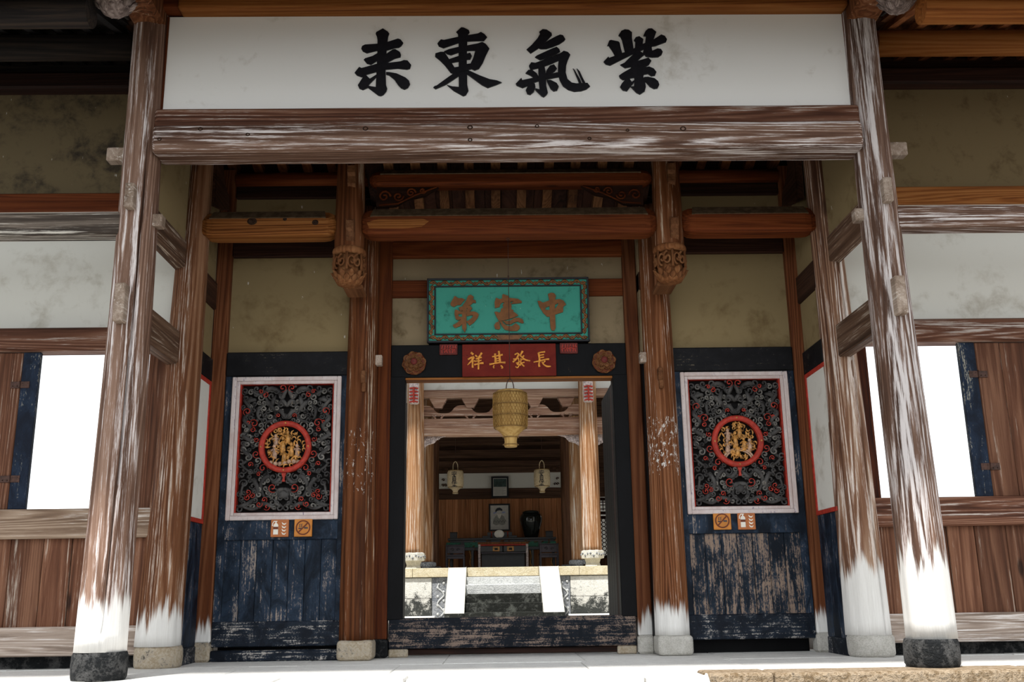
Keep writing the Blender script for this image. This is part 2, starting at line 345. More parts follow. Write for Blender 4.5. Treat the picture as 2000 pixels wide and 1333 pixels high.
M['hall_col'] = wood('hall column wood', (.085, .036, .014), (.24, .115, .05), (.37, .22, .12), 'Z', (.50, .44, .38), .42, None, rings=.6)
M['hall_beam'] = wood('hall beam wood', (0.066, 0.033, 0.0198), (0.209, 0.11, 0.0715), (0.396, 0.264, 0.187), 'X', (.5, .42, .36), .25, None)
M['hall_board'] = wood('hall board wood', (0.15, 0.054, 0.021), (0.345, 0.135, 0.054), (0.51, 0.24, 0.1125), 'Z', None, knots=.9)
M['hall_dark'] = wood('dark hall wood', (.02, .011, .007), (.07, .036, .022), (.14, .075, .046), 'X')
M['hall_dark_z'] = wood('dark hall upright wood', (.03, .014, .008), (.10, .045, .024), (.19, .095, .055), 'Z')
M['carve_white'] = flat('pinkish white carving', (.50, .42, .40), .7, .45, 30)
M['tile'] = flat('grey roof tile', (.09, .09, .095), .85, .3, 8)
M['chair'] = flat('dark purple brown chair', (.05, .038, .05), .4, .3, 14, .5)
M['altar'] = flat('black altar lacquer', (.012, .010, .010), .35, .4, 12, .5)
M['altar_green'] = flat('green altar paint', (.03, .16, .10), .5, .4, 25)
M['urn'] = flat('glossy black glaze', (.010, .013, .012), .12, .3, 10, .6)
M['paper'] = flat('portrait paper', (.56, .54, .50), .8, .08, 15)
M['printgrey'] = flat('grey wash print', (.30, .30, .27), .8, .15, 25)
M['printdark'] = flat('dark print', (.05, .05, .06), .8, .2, 25)
M['printblue'] = flat('faint blue mark', (.34, .38, .62), .8, .12, 25)
M['photo_green'] = flat('dark green photograph', (.03, .055, .05), .4, .5, 12)
M['ground'] = stone('mossy court granite', (.085, .08, .068), (.125, .115, .095), (.05, .048, .04), .2, 40, bump=.3)  # unseen court, colour kept dark to cut bounce light

# ================================================================= THE SETTING
# front court, kerb, steps and porch floor
ground = B('ground', -30, 30, -40, -.62, -1.15, -1.0, M['ground'], bevel=0, label='sunlit granite court in front of the porch', cat='ground', kind='structure')
floor = thing('floor', 'bright pale stone floor of the porch', 'floor', (0, 1, 0), kind='structure')
B('floor_bed', -9, 9, .02, 2.6, -.9, -.012, M['paving'], floor, 0)
xs = [-7.6, -6.1, -4.7, -3.45, -2.2, -.95, .55, 1.75, 3.05, 4.4, 5.9, 7.6]
for i in range(len(xs)-1):
    B('paving_slab', xs[i]+.003, xs[i+1]-.003, .025, 1.18, -.1, -.002*(i % 3), M['paving'], floor, .006)
for i in range(9):
    B('paving_slab', -5.4+1.2*i+.003, -4.2+1.2*i-.003, 1.186, 2.6, -.1, -.002*(i % 2), M['paving'], floor, .006)
kerb = thing('kerb', 'rough granite kerb along the front edge of the porch', 'kerb', (0, -.3, -1), kind='structure')
kx = [-7.6, -5.9, -4.4, -3.0, -1.69, -1.2, -.78, .87, 1.29, 1.76, 3.6, 5.2, 7.6]
for i in range(len(kx)-1):
    z = [0, -.004, .003][i % 3]
    B('kerb_stone', kx[i]+.005, kx[i+1]-.005, -.36 - .01*(i % 2), .02, -.42, z, M['kerb' if kx[i] > 1.2 else 'paving'], kerb, .02, seg=2)
    B('kerb_stone', kx[i]+.12, kx[i+1]+.11, -.34, .02, -1.0, -.43, M['kerb'], kerb, .02)
stair = thing('stone_stair', 'granite steps with sloping side stones leading up to the porch', 'steps', (.25, -1, -1), kind='structure')
for k in range(4):
    B('step', -.78, .87, -.38-.32*(k+1), -.37, -1.0, -.20-.2*k, M['paving'], stair, .012)
for x0, x1 in ((-1.20, -.785), (.875, 1.285)):
    obj('cheek_stone', MB().prism_x([(-.37, -1.0), (-.37, -.004), (-.42, -.004), (-1.9, -1.0)], x0, x1), M['paving'], stair, .012)

def slope_piece(name, x0, x1, ya, za, yb, zb, th, mat, par):
    return obj(name, MB().prism_x([(ya, za), (yb, zb), (yb, zb+th), (ya, za+th)], x0, x1), mat, par, .003)
# roof over the gate and wings (only its underside can be seen)
roof = thing('ceiling', 'timber and tile roof sheltering the gate', 'roof', (0, 1.5, 5.5), kind='structure')
obj('roof_slope', MB().prism_x([(-2.05, 4.93), (.2, 5.75), (1.9, 7.0), (1.9, 7.14), (.2, 5.92), (-2.05, 5.08)], -3.35, 3.35), M['roofboard'], roof)  # unseen eave, drawn forward and low to shade the inscribed panel
obj('roof_slope', MB().prism_x([(1.9, 7.0), (3.5, 5.9), (3.5, 6.03), (1.9, 7.14)], -3.35, 3.35), M['roofboard'], roof)
for sx in (-1, 1):
    obj('gable_board', MB().prism_x([(.5, 5.45), (.5, 6.0), (1.9, 7.05), (3.4, 5.95), (3.4, 4.6), (2.2, 4.6), (2.2, 5.45)], sx*3.30-.03, sx*3.30+.03), M['dark_z'], roof)
r0 = slope_piece('rafter', -3.2, -3.12, -2.0, 4.87, .2, 5.67, .08, M['rafter'], roof)
for k in range(1, 26): inst(r0, .25*k)
# inner ceiling of the porch: centre bay low and sloping, side bays higher
ceil = thing('ceiling', 'dark sloping board ceiling inside the porch', 'ceiling', (0, 1.6, 4.1), kind='structure')
p0 = slope_piece('ceiling_board', -1.36, -1.20, 2.3, 4.21, .3, 4.90, .03, M['roofboard'], ceil)
for k in range(1, 17): inst(p0, .163*k, 0, .004*(k % 2))
p0 = slope_piece('rafter', -1.17, -1.08, 2.36, 4.085, .3, 4.80, .09, M['rafter'], ceil)
for k in range(1, 10): inst(p0, .253*k)
B('closing_board', -1.3, 1.3, 2.32, 2.36, 4.0, 4.5, M['dark_x'], ceil, 0)
B('attic_board', -3.3, 3.3, .12, 2.6, 5.36, 5.40, M['dark_y'], ceil, 0)  # added slab over the porch to block light from above
B('attic_board', -3.3, 3.3, 2.38, 2.42, 4.0, 5.4, M['dark_x'], ceil, 0)  # added upright board, blocks light behind the porch ceiling
for sx in (-1, 1):
    a = -2.85 if sx < 0 else 1.42
    B('closing_board', a-.1, a+1.5, 2.02, 2.06, 4.5, 5.1, M['dark_x'], ceil, 0)
    p0 = slope_piece('ceiling_board', a, a+.155, 2.1, 4.83, .15, 5.35, .03, M['roofboard'], ceil)
    for k in range(1, 9): inst(p0, .16*k, 0, .004*(k % 2))
    p0 = slope_piece('rafter', a+.03, a+.12, 2.1, 4.73, .15, 5.25, .09, M['orange_y'], ceil)  # orange here is painted bounce light on the side bay rafters
    for k in range(1, 6): inst(p0, .25*k)

# ---- wings on both sides
for sx, side in ((-1, 'left'), (1, 'right')):
    def X(a, b): return (min(sx*a, sx*b), max(sx*a, sx*b))
    wl = thing('wall_' + side, f'{side} wing wall of plaster, dark beams and plank shutters', 'wall', (sx*4.5, 1.3, 0), kind='structure')
    up = M['plaster_mould'] if sx < 0 else M['plaster_mould_r']  # roof shade painted into the upper plaster, darker on the left
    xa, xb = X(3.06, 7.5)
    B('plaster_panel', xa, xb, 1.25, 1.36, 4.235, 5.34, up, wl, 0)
    B('plaster_panel', xa, xb, 1.25, 1.36, 2.92, 4.075, M['plaster_wing'], wl, 0)
    B('rail', xa, xb, 1.20, 1.37, 4.07, 4.24, M['red_x'] if sx < 0 else M['honey_x'], wl, .01)
    B('lintel', xa, xb, 1.17, 1.38, 2.72, 2.935, M['beam_brown'], wl, .02)
    B('sill_rail', xa, xb, 1.16, 1.38, 1.07, 1.32, M['sill_wood'] if sx < 0 else M['beam_brown'], wl, .015)
    B('base_rail', xa, xb, 1.19, 1.37, .105, .342, M['plank_pale'], wl, .01)
    B('foundation', xa, xb, 1.36, 1.5, -.02, .16, M['stone_dark'], wl, 0)  # added dark block, keeps light from behind out of the gap
    # plank boards below the sill
    x = 3.12; k = 0
    while x < 7.3:
        wd = [.21, .26, .19, .24, .28][k % 5]
        q0, q1 = X(x+.002, x+wd-.004)
        B('plank', q0, q1, 1.225+.006*(k % 3), 1.30, .335, 1.08, M['plank_z'], wl, .005); x += wd; k += 1
    # upright beside the rear column, the blue board and the plank shutter
    q = X(3.06, 3.235); B('jamb', *q, 1.22, 1.36, 1.31, 2.73, M['plank_z'] if sx < 0 else M['red_z'], wl, .005)
    o0 = 4.205 if sx < 0 else 4.075
    q = X(o0, o0+.15); sb = B('shutter_edge', *q, 1.215, 1.26, 1.325, 2.715, M['shutter_blue'], wl, .004)
    x = o0+.155; k = 0
    while x < 6.3:
        wd = [.23, .30, .26][k % 3]
        q = X(x+.002, x+wd-.003); B('plank', *q, 1.225+.005*(k % 2), 1.275, 1.325, 2.715, M['plank_z'], wl, .005); x += wd; k += 1
    q = X(6.3, 7.5); B('plaster_panel', *q, 1.25, 1.36, 1.32, 2.72, M['plaster_wing'], wl, 0)
    for hz in (2.42, 1.585):
        h = thing('hinge', f'rusty iron strap hinge at the {"top" if hz > 2 else "bottom"} of the {side} shutter', 'hinge', (sx*(o0+.155), 1.21, hz))
        q = X(o0+.07, o0+.15); B('leaf', *q, 1.209, 1.2165, hz-.03, hz+.03, M['iron'], h, .002)
        q = X(o0+.16, o0+.24); B('leaf', *q, 1.214, 1.2235, hz-.03, hz+.03, M['iron'], h, .002)
        obj('pin', MB().lathe([(.007, hz-.034), (.007, hz+.034)], sx*(o0+.155), 1.208, 8), M['iron'], h)
        for a in (.09, .13, .18, .22):
            obj('rivet', MB().ball((sx*(o0+a), 1.211, hz+(.012 if int(a*100) % 2 else -.012)), .006, 6, 4), M['iron'], h)
    # wing roof seen from below
    wr = thing('ceiling', f'{side} wing roof underside with boards and purlins', 'roof', (sx*5, .5, 5), kind='structure')
    q = X(3.24, 7.6)
    def zl(y): return 5.10 + .27*y + .0                        # underside of the roof boards
    bx0 = 3.26
    b0 = slope_piece('roof_board', *X(bx0, bx0+.176), -1.95, zl(-1.95)+.21, 1.6, zl(1.6)+.21, .025, M['red_board'] if sx > 0 else M['soot_y'], wr)
    for k in range(1, 24): inst(b0, sx*.18*k, 0, .003*(k % 2))
    f0 = slope_piece('rafter', *X(3.33, 3.40), -1.9, zl(-1.9)+.155, 1.6, zl(1.6)+.155, .055, M['orange_y'] if sx > 0 else M['soot_y'], wr)
    for k in range(1, 18): inst(f0, sx*.245*k)
    pm = M['orange_x'] if sx > 0 else M['soot_x']  # purlin colour carries bounce light on the right, shade on the left
    for yy in (-.62, .30):
        zc = zl(yy) + .035
        obj('purlin', MB().rings([[(xx, yy+.115*math.cos(2*PI*j/20), zc+.115*math.sin(2*PI*j/20)) for j in range(20)] for xx in q]), pm, wr)
    B('wall_plate', *q, 1.10, 1.26, 5.27, 5.44, M['dark_x'], wr, .02)
    B('closing_board', *q, 1.26, 1.34, 5.30, 5.72, M['dark_x'] if sx > 0 else M['soot_x'], wr, 0)
    obj('tile_cover', MB().prism_x([(-2.0, zl(-2.0)+.24), (1.7, zl(1.7)+.24), (1.7, zl(1.7)+.4), (-2.0, zl(-2.0)+.36)], *q), M['tile'], wr)

# ================================================================= FRONT FRAME (plane of the two front columns)
def column_shaft(cx0, cx1, cy, z0, z1, r0, r1, n=80, seed=1, cracks=(), wob=.012, flute=.0):
    q = random.Random(seed); ph = [q.uniform(0, 6.28) for _ in range(8)]; rings = []; H = 44
    for i in range(H+1):
        t = i/H; z = z0+(z1-z0)*t; r = r0+(r1-r0)*t
        cx = cx0+(cx1-cx0)*t + wob*math.sin(2.3*t*2+ph[0]); cyy = cy + wob*math.sin(3.1*t+ph[1])
        ring = []
        for j in range(n):
            a = 2*PI*j/n
            rr = r*(1+.018*math.sin(3*a+ph[2]+t*1.5)+.012*math.sin(5*a+ph[3]-t*2)) + .003*math.sin(9*a+ph[4]+t*3)
            for ca, cz0, cz1, dep in cracks:
                if cz0 <= t <= cz1:
                    aa = ca + .10*math.sin(t*4+ph[5])
                    d = abs((a-aa+PI) % (2*PI)-PI)
                    if d < 1.1*PI/n: rr -= dep*min(1, (t-cz0)*12+.2, (cz1-t)*12+.2)
            ring.append((cx+rr*math.cos(a), cyy+rr*math.sin(a), z))
        rings.append(ring)
    return MB().rings(rings, True, True)
def rough_plinth(cx, cy, r, h, seed, n=28, z0=-.002):
    q = random.Random(seed); rings = []
    for t, k in ((0, .97), (.12, 1.03), (.5, 1.05), (.85, 1.04), (1, .98)):
        rings.append([(cx+r*k*(1+q.uniform(-.02, .02))*math.cos(2*PI*j/n), cy+r*k*(1+q.uniform(-.02, .02))*math.sin(2*PI*j/n), z0+h*t) for j in range(n)])
    return MB().rings(rings, True, True)
def lotus_boss(cx, cy, z0, r, parent, mat):
    body = obj('carved_boss', MB().lathe([(.25*r, z0), (.6*r, z0+.12*r), (.86*r, z0+.45*r), (.9*r, z0+.8*r), (.7*r, z0+1.1*r), (.75*r, z0+1.8*r)], cx, cy, 20), mat, parent)
    for ring_, (zz, rr, pr) in enumerate(((.05, .50, .30), (.40, .84, .34), (.78, .92, .30))):
        for k in range(9):
            a = 2*PI*(k+.5*ring_)/9; ca, sa = math.cos(a), math.sin(a)
            obj('petal', petal(MB(), (cx+rr*r*ca, cy+rr*r*sa, z0+zz*r), (ca, sa, -.25), (.35*ca, .35*sa, 1), pr*r, .60*r, .20*r), mat, body)
for sx, side in ((-1, 'left'), (1, 'right')):
    cx = 3.0*sx
    c = thing('front_column', 'tall weathered front column with a long dark crack down its face' if sx < 0 else 'tall front column with pale silvery grain and a bleached white foot', 'column', (cx, 0, 0), 'front columns')
    cracks = [(math.radians(-62), .02, .74, .05)] if sx < 0 else [(math.radians(-40), .55, .8, .02)]
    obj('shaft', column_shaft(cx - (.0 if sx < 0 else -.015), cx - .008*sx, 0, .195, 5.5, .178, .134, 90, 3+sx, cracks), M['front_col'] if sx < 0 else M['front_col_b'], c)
    obj('plinth', rough_plinth(cx+(.004 if sx < 0 else .012), 0, .185, .197, 5+sx), M['stone_dark'], c)
    # tenon ends: of the long front beam (outer side), of the wing beam (inner side), of the two ties (front face)
    q = sorted((sx*3.10, sx*3.262)); B('tenon', q[0], q[1], -.05, .05, 3.995, 4.11, M['peg'], c, .008)
    q = sorted((sx*2.775, sx*2.9)); B('tenon', q[0], q[1], -.045, .045, 3.43, 3.535, M['peg'], c, .008)
    xo = -2.993 if sx < 0 else 3.000
    B('tenon', xo-.036, xo+.036, -.205, -.08, 3.53, 3.735, M['peg'], c, .008)
    B('tenon', xo-.040, xo+.040, -.225, -.08, 2.60, 2.905, M['peg'], c, .008)
    arm = B('bracket_arm', cx-.13, cx+.13, -.78, .14, 5.20, 5.46, M['door_col'], c, .03)
    lotus_boss(3.09*sx, -.57, 4.985, .135, c, M['boss'])

def long_beam(name, x0, x1, y0, y1, z0, z1, mat, rad, parent=None, endr=.03, **k):   # rounded rectangular beam along x
    cy, cz, hy, hz = (y0+y1)/2, (z0+z1)/2, (y1-y0)/2, (z1-z0)/2
    def sec(x, s):
        pts = []
        for qx, qz, a0 in ((1, 1, 0), (-1, 1, 90), (-1, -1, 180), (1, -1, 270)):
            for d in (0, 30, 60, 90):
                a = math.radians(a0+d); pts.append((x, cy+s*(qx*(hy-rad)+rad*math.cos(a)), cz+s*(qz*(hz-rad)+rad*math.sin(a))))
        return pts
    N = 16; rings = [sec(x0, .9), sec(x0+endr*.4, .97)] + [sec(x0+endr+(x1-x0-2*endr)*i/N, 1+.006*math.sin(i*1.7)) for i in range(N+1)] + [sec(x1-endr*.4, .97), sec(x1, .9)]
    return obj(name, MB().rings(rings, True, True), mat, parent, **k)
fb = long_beam('front_beam', -2.86, 2.86, -.17, .12, 4.015, 4.25, M['beam_grey'], .035, label='long knotty weathered crossbeam between the two front columns', cat='beam')
long_beam('front_beam', -2.88, 2.88, -.10, .10, 4.252, 4.425, M['beam_brown'], .02, label='flatter brown beam lying on top of the knotty crossbeam', cat='beam')
def front_knot(cx, cz, r): obj('knot', MB().rings([[(cx+k_*r*1.2*math.cos(2*PI*j/14), -.170-d_, cz+k_*r*math.sin(2*PI*j/14)) for j in range(14)] for k_, d_ in ((1.2, -.006), (1, .004), (.7, .005), (.4, -.004))], True, True), M['knot'], fb)
for kx_, kz_, kr_ in ((-2.48, 4.205, .016), (-2.10, 4.155, .014), (-1.16, 4.20, .018), (-.32, 4.205, .018), (-.32, 4.095, .015), (.22, 4.21, .014), (.64, 4.10, .013), (.95, 4.17, .012), (1.40, 4.18, .02), (-2.80, 4.12, .014)): front_knot(kx_, kz_, kr_)
tb = thing('front_beam', 'orange brown beam along the top of the inscribed plaster panel', 'beam', (0, 0, 5.3))
long_beam('beam', -2.74, 2.86, -.16, .10, 5.31, 5.52, M['orange_x'], .02, tb)
B('joint_block', -2.88, -2.74, -.13, .1, 5.33, 5.52, M['red_x'], tb, .01)
B('stain_board', -2.74, 2.86, -.168, -.12, 5.42, 5.55, M['dark_x'], tb, .006)  # dark strip along the upper front of the beam

# inscribed plaster panel with the four large brush characters
sign = thing('inscribed_panel', 'white plaster panel with four large black brush characters', 'sign', (0, 0, 4.42))
B('plaster_field', -2.85, 2.85, -.02, .06, 4.427, 5.309, M['plaster_sign'], sign, 0)
for sx in (-1, 1):
    q = sorted((sx*2.845, sx*2.865)); B('edge_strip', q[0], q[1], -.03, .08, 4.427, 5.309, M['red_z'], sign, .004)
CH1 = {
 'lai': ((-1.345, 5.24), (-.699, 5.237), (-1.327, 4.529), [
  [(475,190),(485,160),(600,95),(685,150),(710,185),(690,240),(675,350),(655,560),(640,830),(645,1080),(665,1140),(650,1190),(600,1250),(555,1270),(515,1262),(335,1125),(345,1095),(470,1115),(485,850),(500,560),(505,300),(495,235)],
  [(225,450),(240,405),(290,380),(510,365),(690,330),(860,275),(905,290),(950,350),(920,400),(875,432),(800,440),(650,485),(500,485),(320,530),(250,495)],
  [(268,645),(290,620),(420,580),(520,520),(600,560),(660,540),(770,465),(810,460),(890,510),(908,560),(900,600),(800,625),(660,700),(500,660),(390,730),(320,710)],
  [(110,870),(190,770),(230,790),(480,720),(650,705),(900,675),(960,652),(1020,660),(1080,735),(1060,800),(1010,815),(850,798),(650,815),(480,855),(300,905),(230,945),(150,915)],
  [(165,1085),(200,1030),(260,935),(300,905),(370,975),(480,905),(495,930),(360,1070),(330,1130),(250,1165),(190,1140)],
  [(650,860),(700,862),(830,885),(980,955),(1040,1010),(1055,1070),(1020,1130),(960,1160),(900,1135),(850,1080),(790,990),(700,915),(650,900)]]),
 'dong': ((-.655, 5.237), (-.008, 5.233), (-.652, 4.525), [
  [(450,160),(540,75),(580,80),(670,125),(683,165),(655,200),(640,350),(630,640),(635,1080),(655,1180),(610,1255),(565,1272),(400,1180),(285,1080),(380,1105),(490,1115),(490,340),(480,190)],
  [(125,360),(185,290),(240,300),(480,245),(650,215),(830,185),(880,158),(940,195),(985,250),(930,315),(850,315),(640,325),(480,355),(230,443),(150,410)],
  [(85,590),(90,535),(180,508),(245,510),(330,640),(420,780),(400,890),(350,870),(250,740),(170,660)],
  [(240,500),(330,460),(480,425),(650,395),(830,360),(900,335),(960,370),(1022,450),(960,570),(905,700),(840,800),(765,830),(690,795),(700,700),(740,620),(780,485),(640,490),(485,520),(360,565),(290,545)],
  [(320,640),(480,585),(640,540),(690,525),(718,580),(690,640),(630,645),(480,680),(360,700)],
  [(360,790),(480,770),(640,720),(720,710),(720,800),(640,830),(400,890)],
  [(55,1125),(80,1100),(110,1095),(260,985),(400,885),(500,860),(500,920),(400,990),(270,1075),(95,1152)],
  [(640,830),(700,850),(850,920),(1020,985),(1140,1005),(1225,1040),(1120,1085),(985,1132),(880,1080),(760,990),(630,895)]]),
 'qi': ((.036, 5.233), (.685, 5.229), (.025, 4.52), [
  [(250,465),(340,385),(440,270),(485,190),(470,155),(530,108),(600,115),(685,175),(690,215),(600,310),(530,380),(450,450),(320,535)],
  [(450,440),(530,370),(640,300),(760,235),(830,205),(880,215),(922,285),(900,315),(820,370),(700,420),(590,455),(500,458)],
  [(393,600),(430,570),(560,510),(700,445),(770,420),(815,460),(828,505),(760,550),(620,610),(480,650)],
  [(290,750),(330,690),(400,700),(560,640),(700,590),(850,520),(890,490),(960,510),(1003,555),(960,650),(930,740),(920,870),(950,980),(1020,1040),(1100,1055),(1200,1050),(1290,1045),(1333,1105),(1270,1155),(1180,1185),(1060,1195),(960,1165),(870,1100),(815,1000),(785,880),(790,740),(800,660),(690,710),(530,770),(350,815),(310,805)],
  [(1045,795),(1075,825),(1120,910),(1165,985),(1190,1055),(1150,1062),(1100,930)], [(1110,795),(1160,850),(1210,960),(1258,1055),(1215,1060),(1160,930)],
  [(65,1060),(160,960),(175,1000),(360,960),(480,930),(640,900),(770,865),(830,870),(820,940),(640,975),(480,1005),(380,1040),(280,1090),(180,1132),(80,1090)],
  [(232,880),(280,825),(340,820),(420,880),(450,930),(390,965),(300,910)],
  [(580,880),(600,820),(650,750),(720,728),(770,800),(730,850),(660,900),(600,920)],
  [(450,780),(560,770),(580,900),(585,1100),(610,1215),(590,1250),(540,1290),(500,1270),(400,1170),(395,1140),(470,1160),(455,1000)],
  [(235,1170),(270,1100),(340,1050),(390,1060),(400,1120),(370,1200),(310,1250),(260,1235)],
  [(590,1000),(660,1000),(760,1050),(798,1110),(770,1175),(710,1190),(660,1150),(620,1070)]]),
 'zi': ((.75, 5.229), (1.402, 5.226), (.725, 4.515), [
  [(185,405),(220,310),(250,298),(380,325),(400,350),(420,450),(440,520),(320,580),(270,490),(210,400)],
  [(378,220),(430,140),(490,112),(560,120),(615,165),(612,260),(635,430),(640,500),(490,520),(440,300),(410,240)],
  [(645,305),(680,250),(740,235),(810,285),(800,350),(800,460),(660,500),(670,330)],
  [(122,680),(205,590),(215,615),(400,545),(560,490),(700,420),(800,370),(990,290),(1120,205),(1180,230),(1218,290),(1200,335),(1020,405),(900,420),(760,490),(600,560),(420,650),(235,745),(160,725)],
  [(808,230),(850,140),(900,100),(960,98),(1035,160),(1005,240),(970,330),(950,440),(960,490),(1050,450),(1110,460),(1140,510),(1120,560),(1060,600),(960,605),(850,590),(800,520),(840,350),(855,235)],
  [(405,735),(480,700),(580,600),(660,530),(750,500),(830,555),(760,610),(700,670),(850,625),(890,610),(942,665),(900,735),(720,835),(590,770),(490,790)],
  [(385,920),(450,875),(580,800),(640,740),(740,780),(720,835),(830,780),(900,765),(980,800),(1025,860),(1000,920),(940,930),(880,890),(800,905),(640,955),(560,970),(450,995),(400,960)],
  [(640,850),(810,880),(800,950),(825,1000),(840,1120),(820,1190),(740,1243),(680,1215),(580,1110),(640,1108),(648,1000)],
  [(402,1115),(430,1060),(490,990),(560,970),(600,1030),(650,1000),(640,1040),(580,1110),(520,1188),(450,1175)],
  [(810,950),(880,945),(990,970),(1050,1020),(1070,1080),(1040,1140),(980,1150),(910,1110),(850,1040),(815,1010)]])}
for key, (tl, tr, bl, polys) in CH1.items():
    mb = MB()
    for i, pl in enumerate(polys):
        pts = [(tl[0]+(x/1333)*(tr[0]-tl[0])+(y/1333)*(bl[0]-tl[0]), tl[1]+(x/1333)*(tr[1]-tl[1])+(y/1333)*(bl[1]-tl[1])) for x, y in pl]
        mb.prism_y(pts, -.031-.0006*i, -.015)
    obj('character', mb, M['ink'], sign)

# wing beams and side ties
for sx, side in ((-1, 'left'), (1, 'right')):
    q = sorted((sx*3.05, sx*7.4))
    long_beam('wing_beam', q[0], q[1], -.10, .08, 3.345, 3.535, M['wing_beam'] if sx < 0 else M['beam_grey'], .03,
              label='blackened crossbeam running left out of the cracked front column' if sx < 0 else 'silvery grey crossbeam running right out of the pale front column', cat='beam')
    for z0, z1, nm in ((3.47, 3.72, 'upper'), (2.57, 2.87, 'lower')):
        q = sorted((sx*2.94, sx*3.06))
        B('tie_beam', q[0], q[1], .05, 1.30, z0, z1, M['tie'], None, .012, label=f'{nm} tie beam between front and rear columns on the {side} side', cat='beam')
    q = sorted((sx*2.96, sx*3.04))
    B('wall_side_' + side, q[0], q[1], .10, 1.25, 3.72, 5.3, M['plaster_in'], None, 0, label=f'{side} strip of plaster above the upper tie beam', cat='wall', kind='structure')
    # inner side wall between rear column and corner post
    sw = thing('wall_inner_' + side, f'narrow {side} side wall beside the carved screen with a red framed panel', 'wall', (sx*2.9, 1.6, 0), kind='structure')
    q = sorted((sx*2.865, sx*2.95))
    B('plaster_panel', q[0], q[1], 1.25, 1.828, 2.78, 4.9, M['plaster_in'], sw, 0)
    qq = sorted((sx*2.84, sx*2.95)); B('tie', qq[0], qq[1], 1.25, 1.828, 3.27, 3.545, M['dark_y'], sw, .01)
    B('rail', qq[0], qq[1], 1.25, 1.828, 2.56, 2.78, M['black_x'], sw, .008)
    qb = sorted((sx*2.915, sx*2.955)); B('backing', qb[0], qb[1], 1.25, 2.12, 0, 5.0, M['dark_z'], sw, 0)
    q2 = sorted((sx*2.85, sx*2.95))
    B('panel', q2[0], q2[1], 1.25, 1.828, 1.22, 2.56, M['plaster_wing'], sw, 0)
    for z0, z1 in ((2.52, 2.56), (1.22, 1.26)): B('frame', qq[0], qq[1], 1.25, 1.79, z0, z1, M['red'], sw, .004)
    B('frame', qq[0], qq[1], 1.788, 1.828, 1.22, 2.56, M['red'], sw, .004)
    for k in range(3): B('plank', q2[0], q2[1], 1.28+.182*k, 1.46+.182*k, .14, 1.22, M['blue'], sw, .004)
    B('plank', qq[0], qq[1], 1.28, 1.828, -.0, .14, M['blue_low'], sw, .004)

# ================================================================= REAR FRAME: columns, hanging columns, crossbeams
for sx, side in ((-1, 'left'), (1, 'right')):
    b0, b1 = (-2.985, -2.905) if sx < 0 else (3.025, 2.955)
    c = thing('rear_column', 'brown column with twisted grain behind the cracked front column' if sx < 0 else 'split pale column with bleached white foot behind the pale front column', 'column', (b0, 1.25, 0), 'rear columns')
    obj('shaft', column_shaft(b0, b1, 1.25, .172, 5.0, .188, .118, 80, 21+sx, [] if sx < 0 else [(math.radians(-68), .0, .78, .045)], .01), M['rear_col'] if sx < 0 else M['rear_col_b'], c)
    obj('plinth', rough_plinth(b0, 1.25, .188, .176, 31+sx), M['stone_brown'] if sx < 0 else M['stone'], c)
    # dark curved brace at the top of the side wall
    br = MB().prism_x([(1.33, 4.18), (1.82, 4.30), (1.76, 4.42), (1.60, 4.50), (1.52, 4.62), (1.55, 4.72), (1.60, 4.78), (1.30, 4.78)], sx*2.80-.035, sx*2.80+.035)
    obj('curved_brace', br, M['dark_y'], None, .008, label=f'dark curved brace high in the {side} rear corner of the porch', cat='brace')
    # hanging column with carved lantern-shaped drop
    px = .011+1.489*sx
    h = thing('hanging_column', f'short hanging column with carved lotus drop, {side} of the green plaque', 'column', (px, 1.25, 3.28), 'hanging columns')
    obj('shaft', MB().lathe([(.128, 5.0), (.130, 4.4), (.138, 4.0), (.137, 3.66), (.137, 3.64)][::-1], px, 1.25, 28), M['door_col'], h)
    obj('collar', MB().lathe([(.125, 3.60), (.150, 3.615), (.155, 3.64), (.150, 3.66), (.135, 3.675)], px, 1.25, 28), M['carve'], h)
    drop = obj('drop', MB().lathe([(.04, 3.315), (.10, 3.33), (.125, 3.40), (.112, 3.43), (.110, 3.60)], px, 1.25, 24), M['carve'], h)
    mbp = MB()
    for k in range(6):
        a = 2*PI*(k+.5)/6
        mbp.tube([(px+.142*math.cos(a), 1.25+.142*math.sin(a), z) for z in (3.44, 3.52, 3.605)], [.013, .011, .013], 6)
        for s_ in (-1, 1):
            pts = []
            for i in range(16):
                t = i/15; rr = .045*(1-.8*t); an = s_*t*7.5+PI/2*s_
                aa = a + PI/6 + s_*.19 + rr*math.cos(an)/.145
                pts.append((px+.142*math.cos(aa), 1.25+.142*math.sin(aa), 3.525+rr*1.5*math.sin(an)))
            mbp.tube(pts, .010, 5)
        mbp.ball((px+.135*math.cos(a+PI/6), 1.25+.135*math.sin(a+PI/6), 3.53), .024, 7, 5)
    obj('openwork', mbp, M['carve'], drop)
    for row, (zz, rr, n_) in enumerate(((3.375, .116, 10), (3.335, .096, 10), (3.312, .055, 8))):
        for k in range(n_):
            a = 2*PI*(k+.5*(row % 2))/n_; ca, sa = math.cos(a), math.sin(a)
            obj('petal', petal(MB(), (px+rr*ca, 1.25+rr*sa, zz), (ca, sa, -.3), (.35*ca, .35*sa, 1), .034, .080, .022), M['carve'], drop)
    for z0 in (4.24, 3.70):
        pk = MB().prism_x([(1.13, z0), (1.095, z0+.03), (1.09, z0+.1), (1.065, z0+.13), (1.06, z0+.20), (1.14, z0+.20)], px-.01, px+.065)
        obj('peg', pk, M['pegdark'], h, .006)
    # thin stay board behind the drop
    B('corbel', px-.03*sx-.09, px-.03*sx+.09, 1.32, 1.62, 3.32, 3.36, M['pegdark'], h, .008)

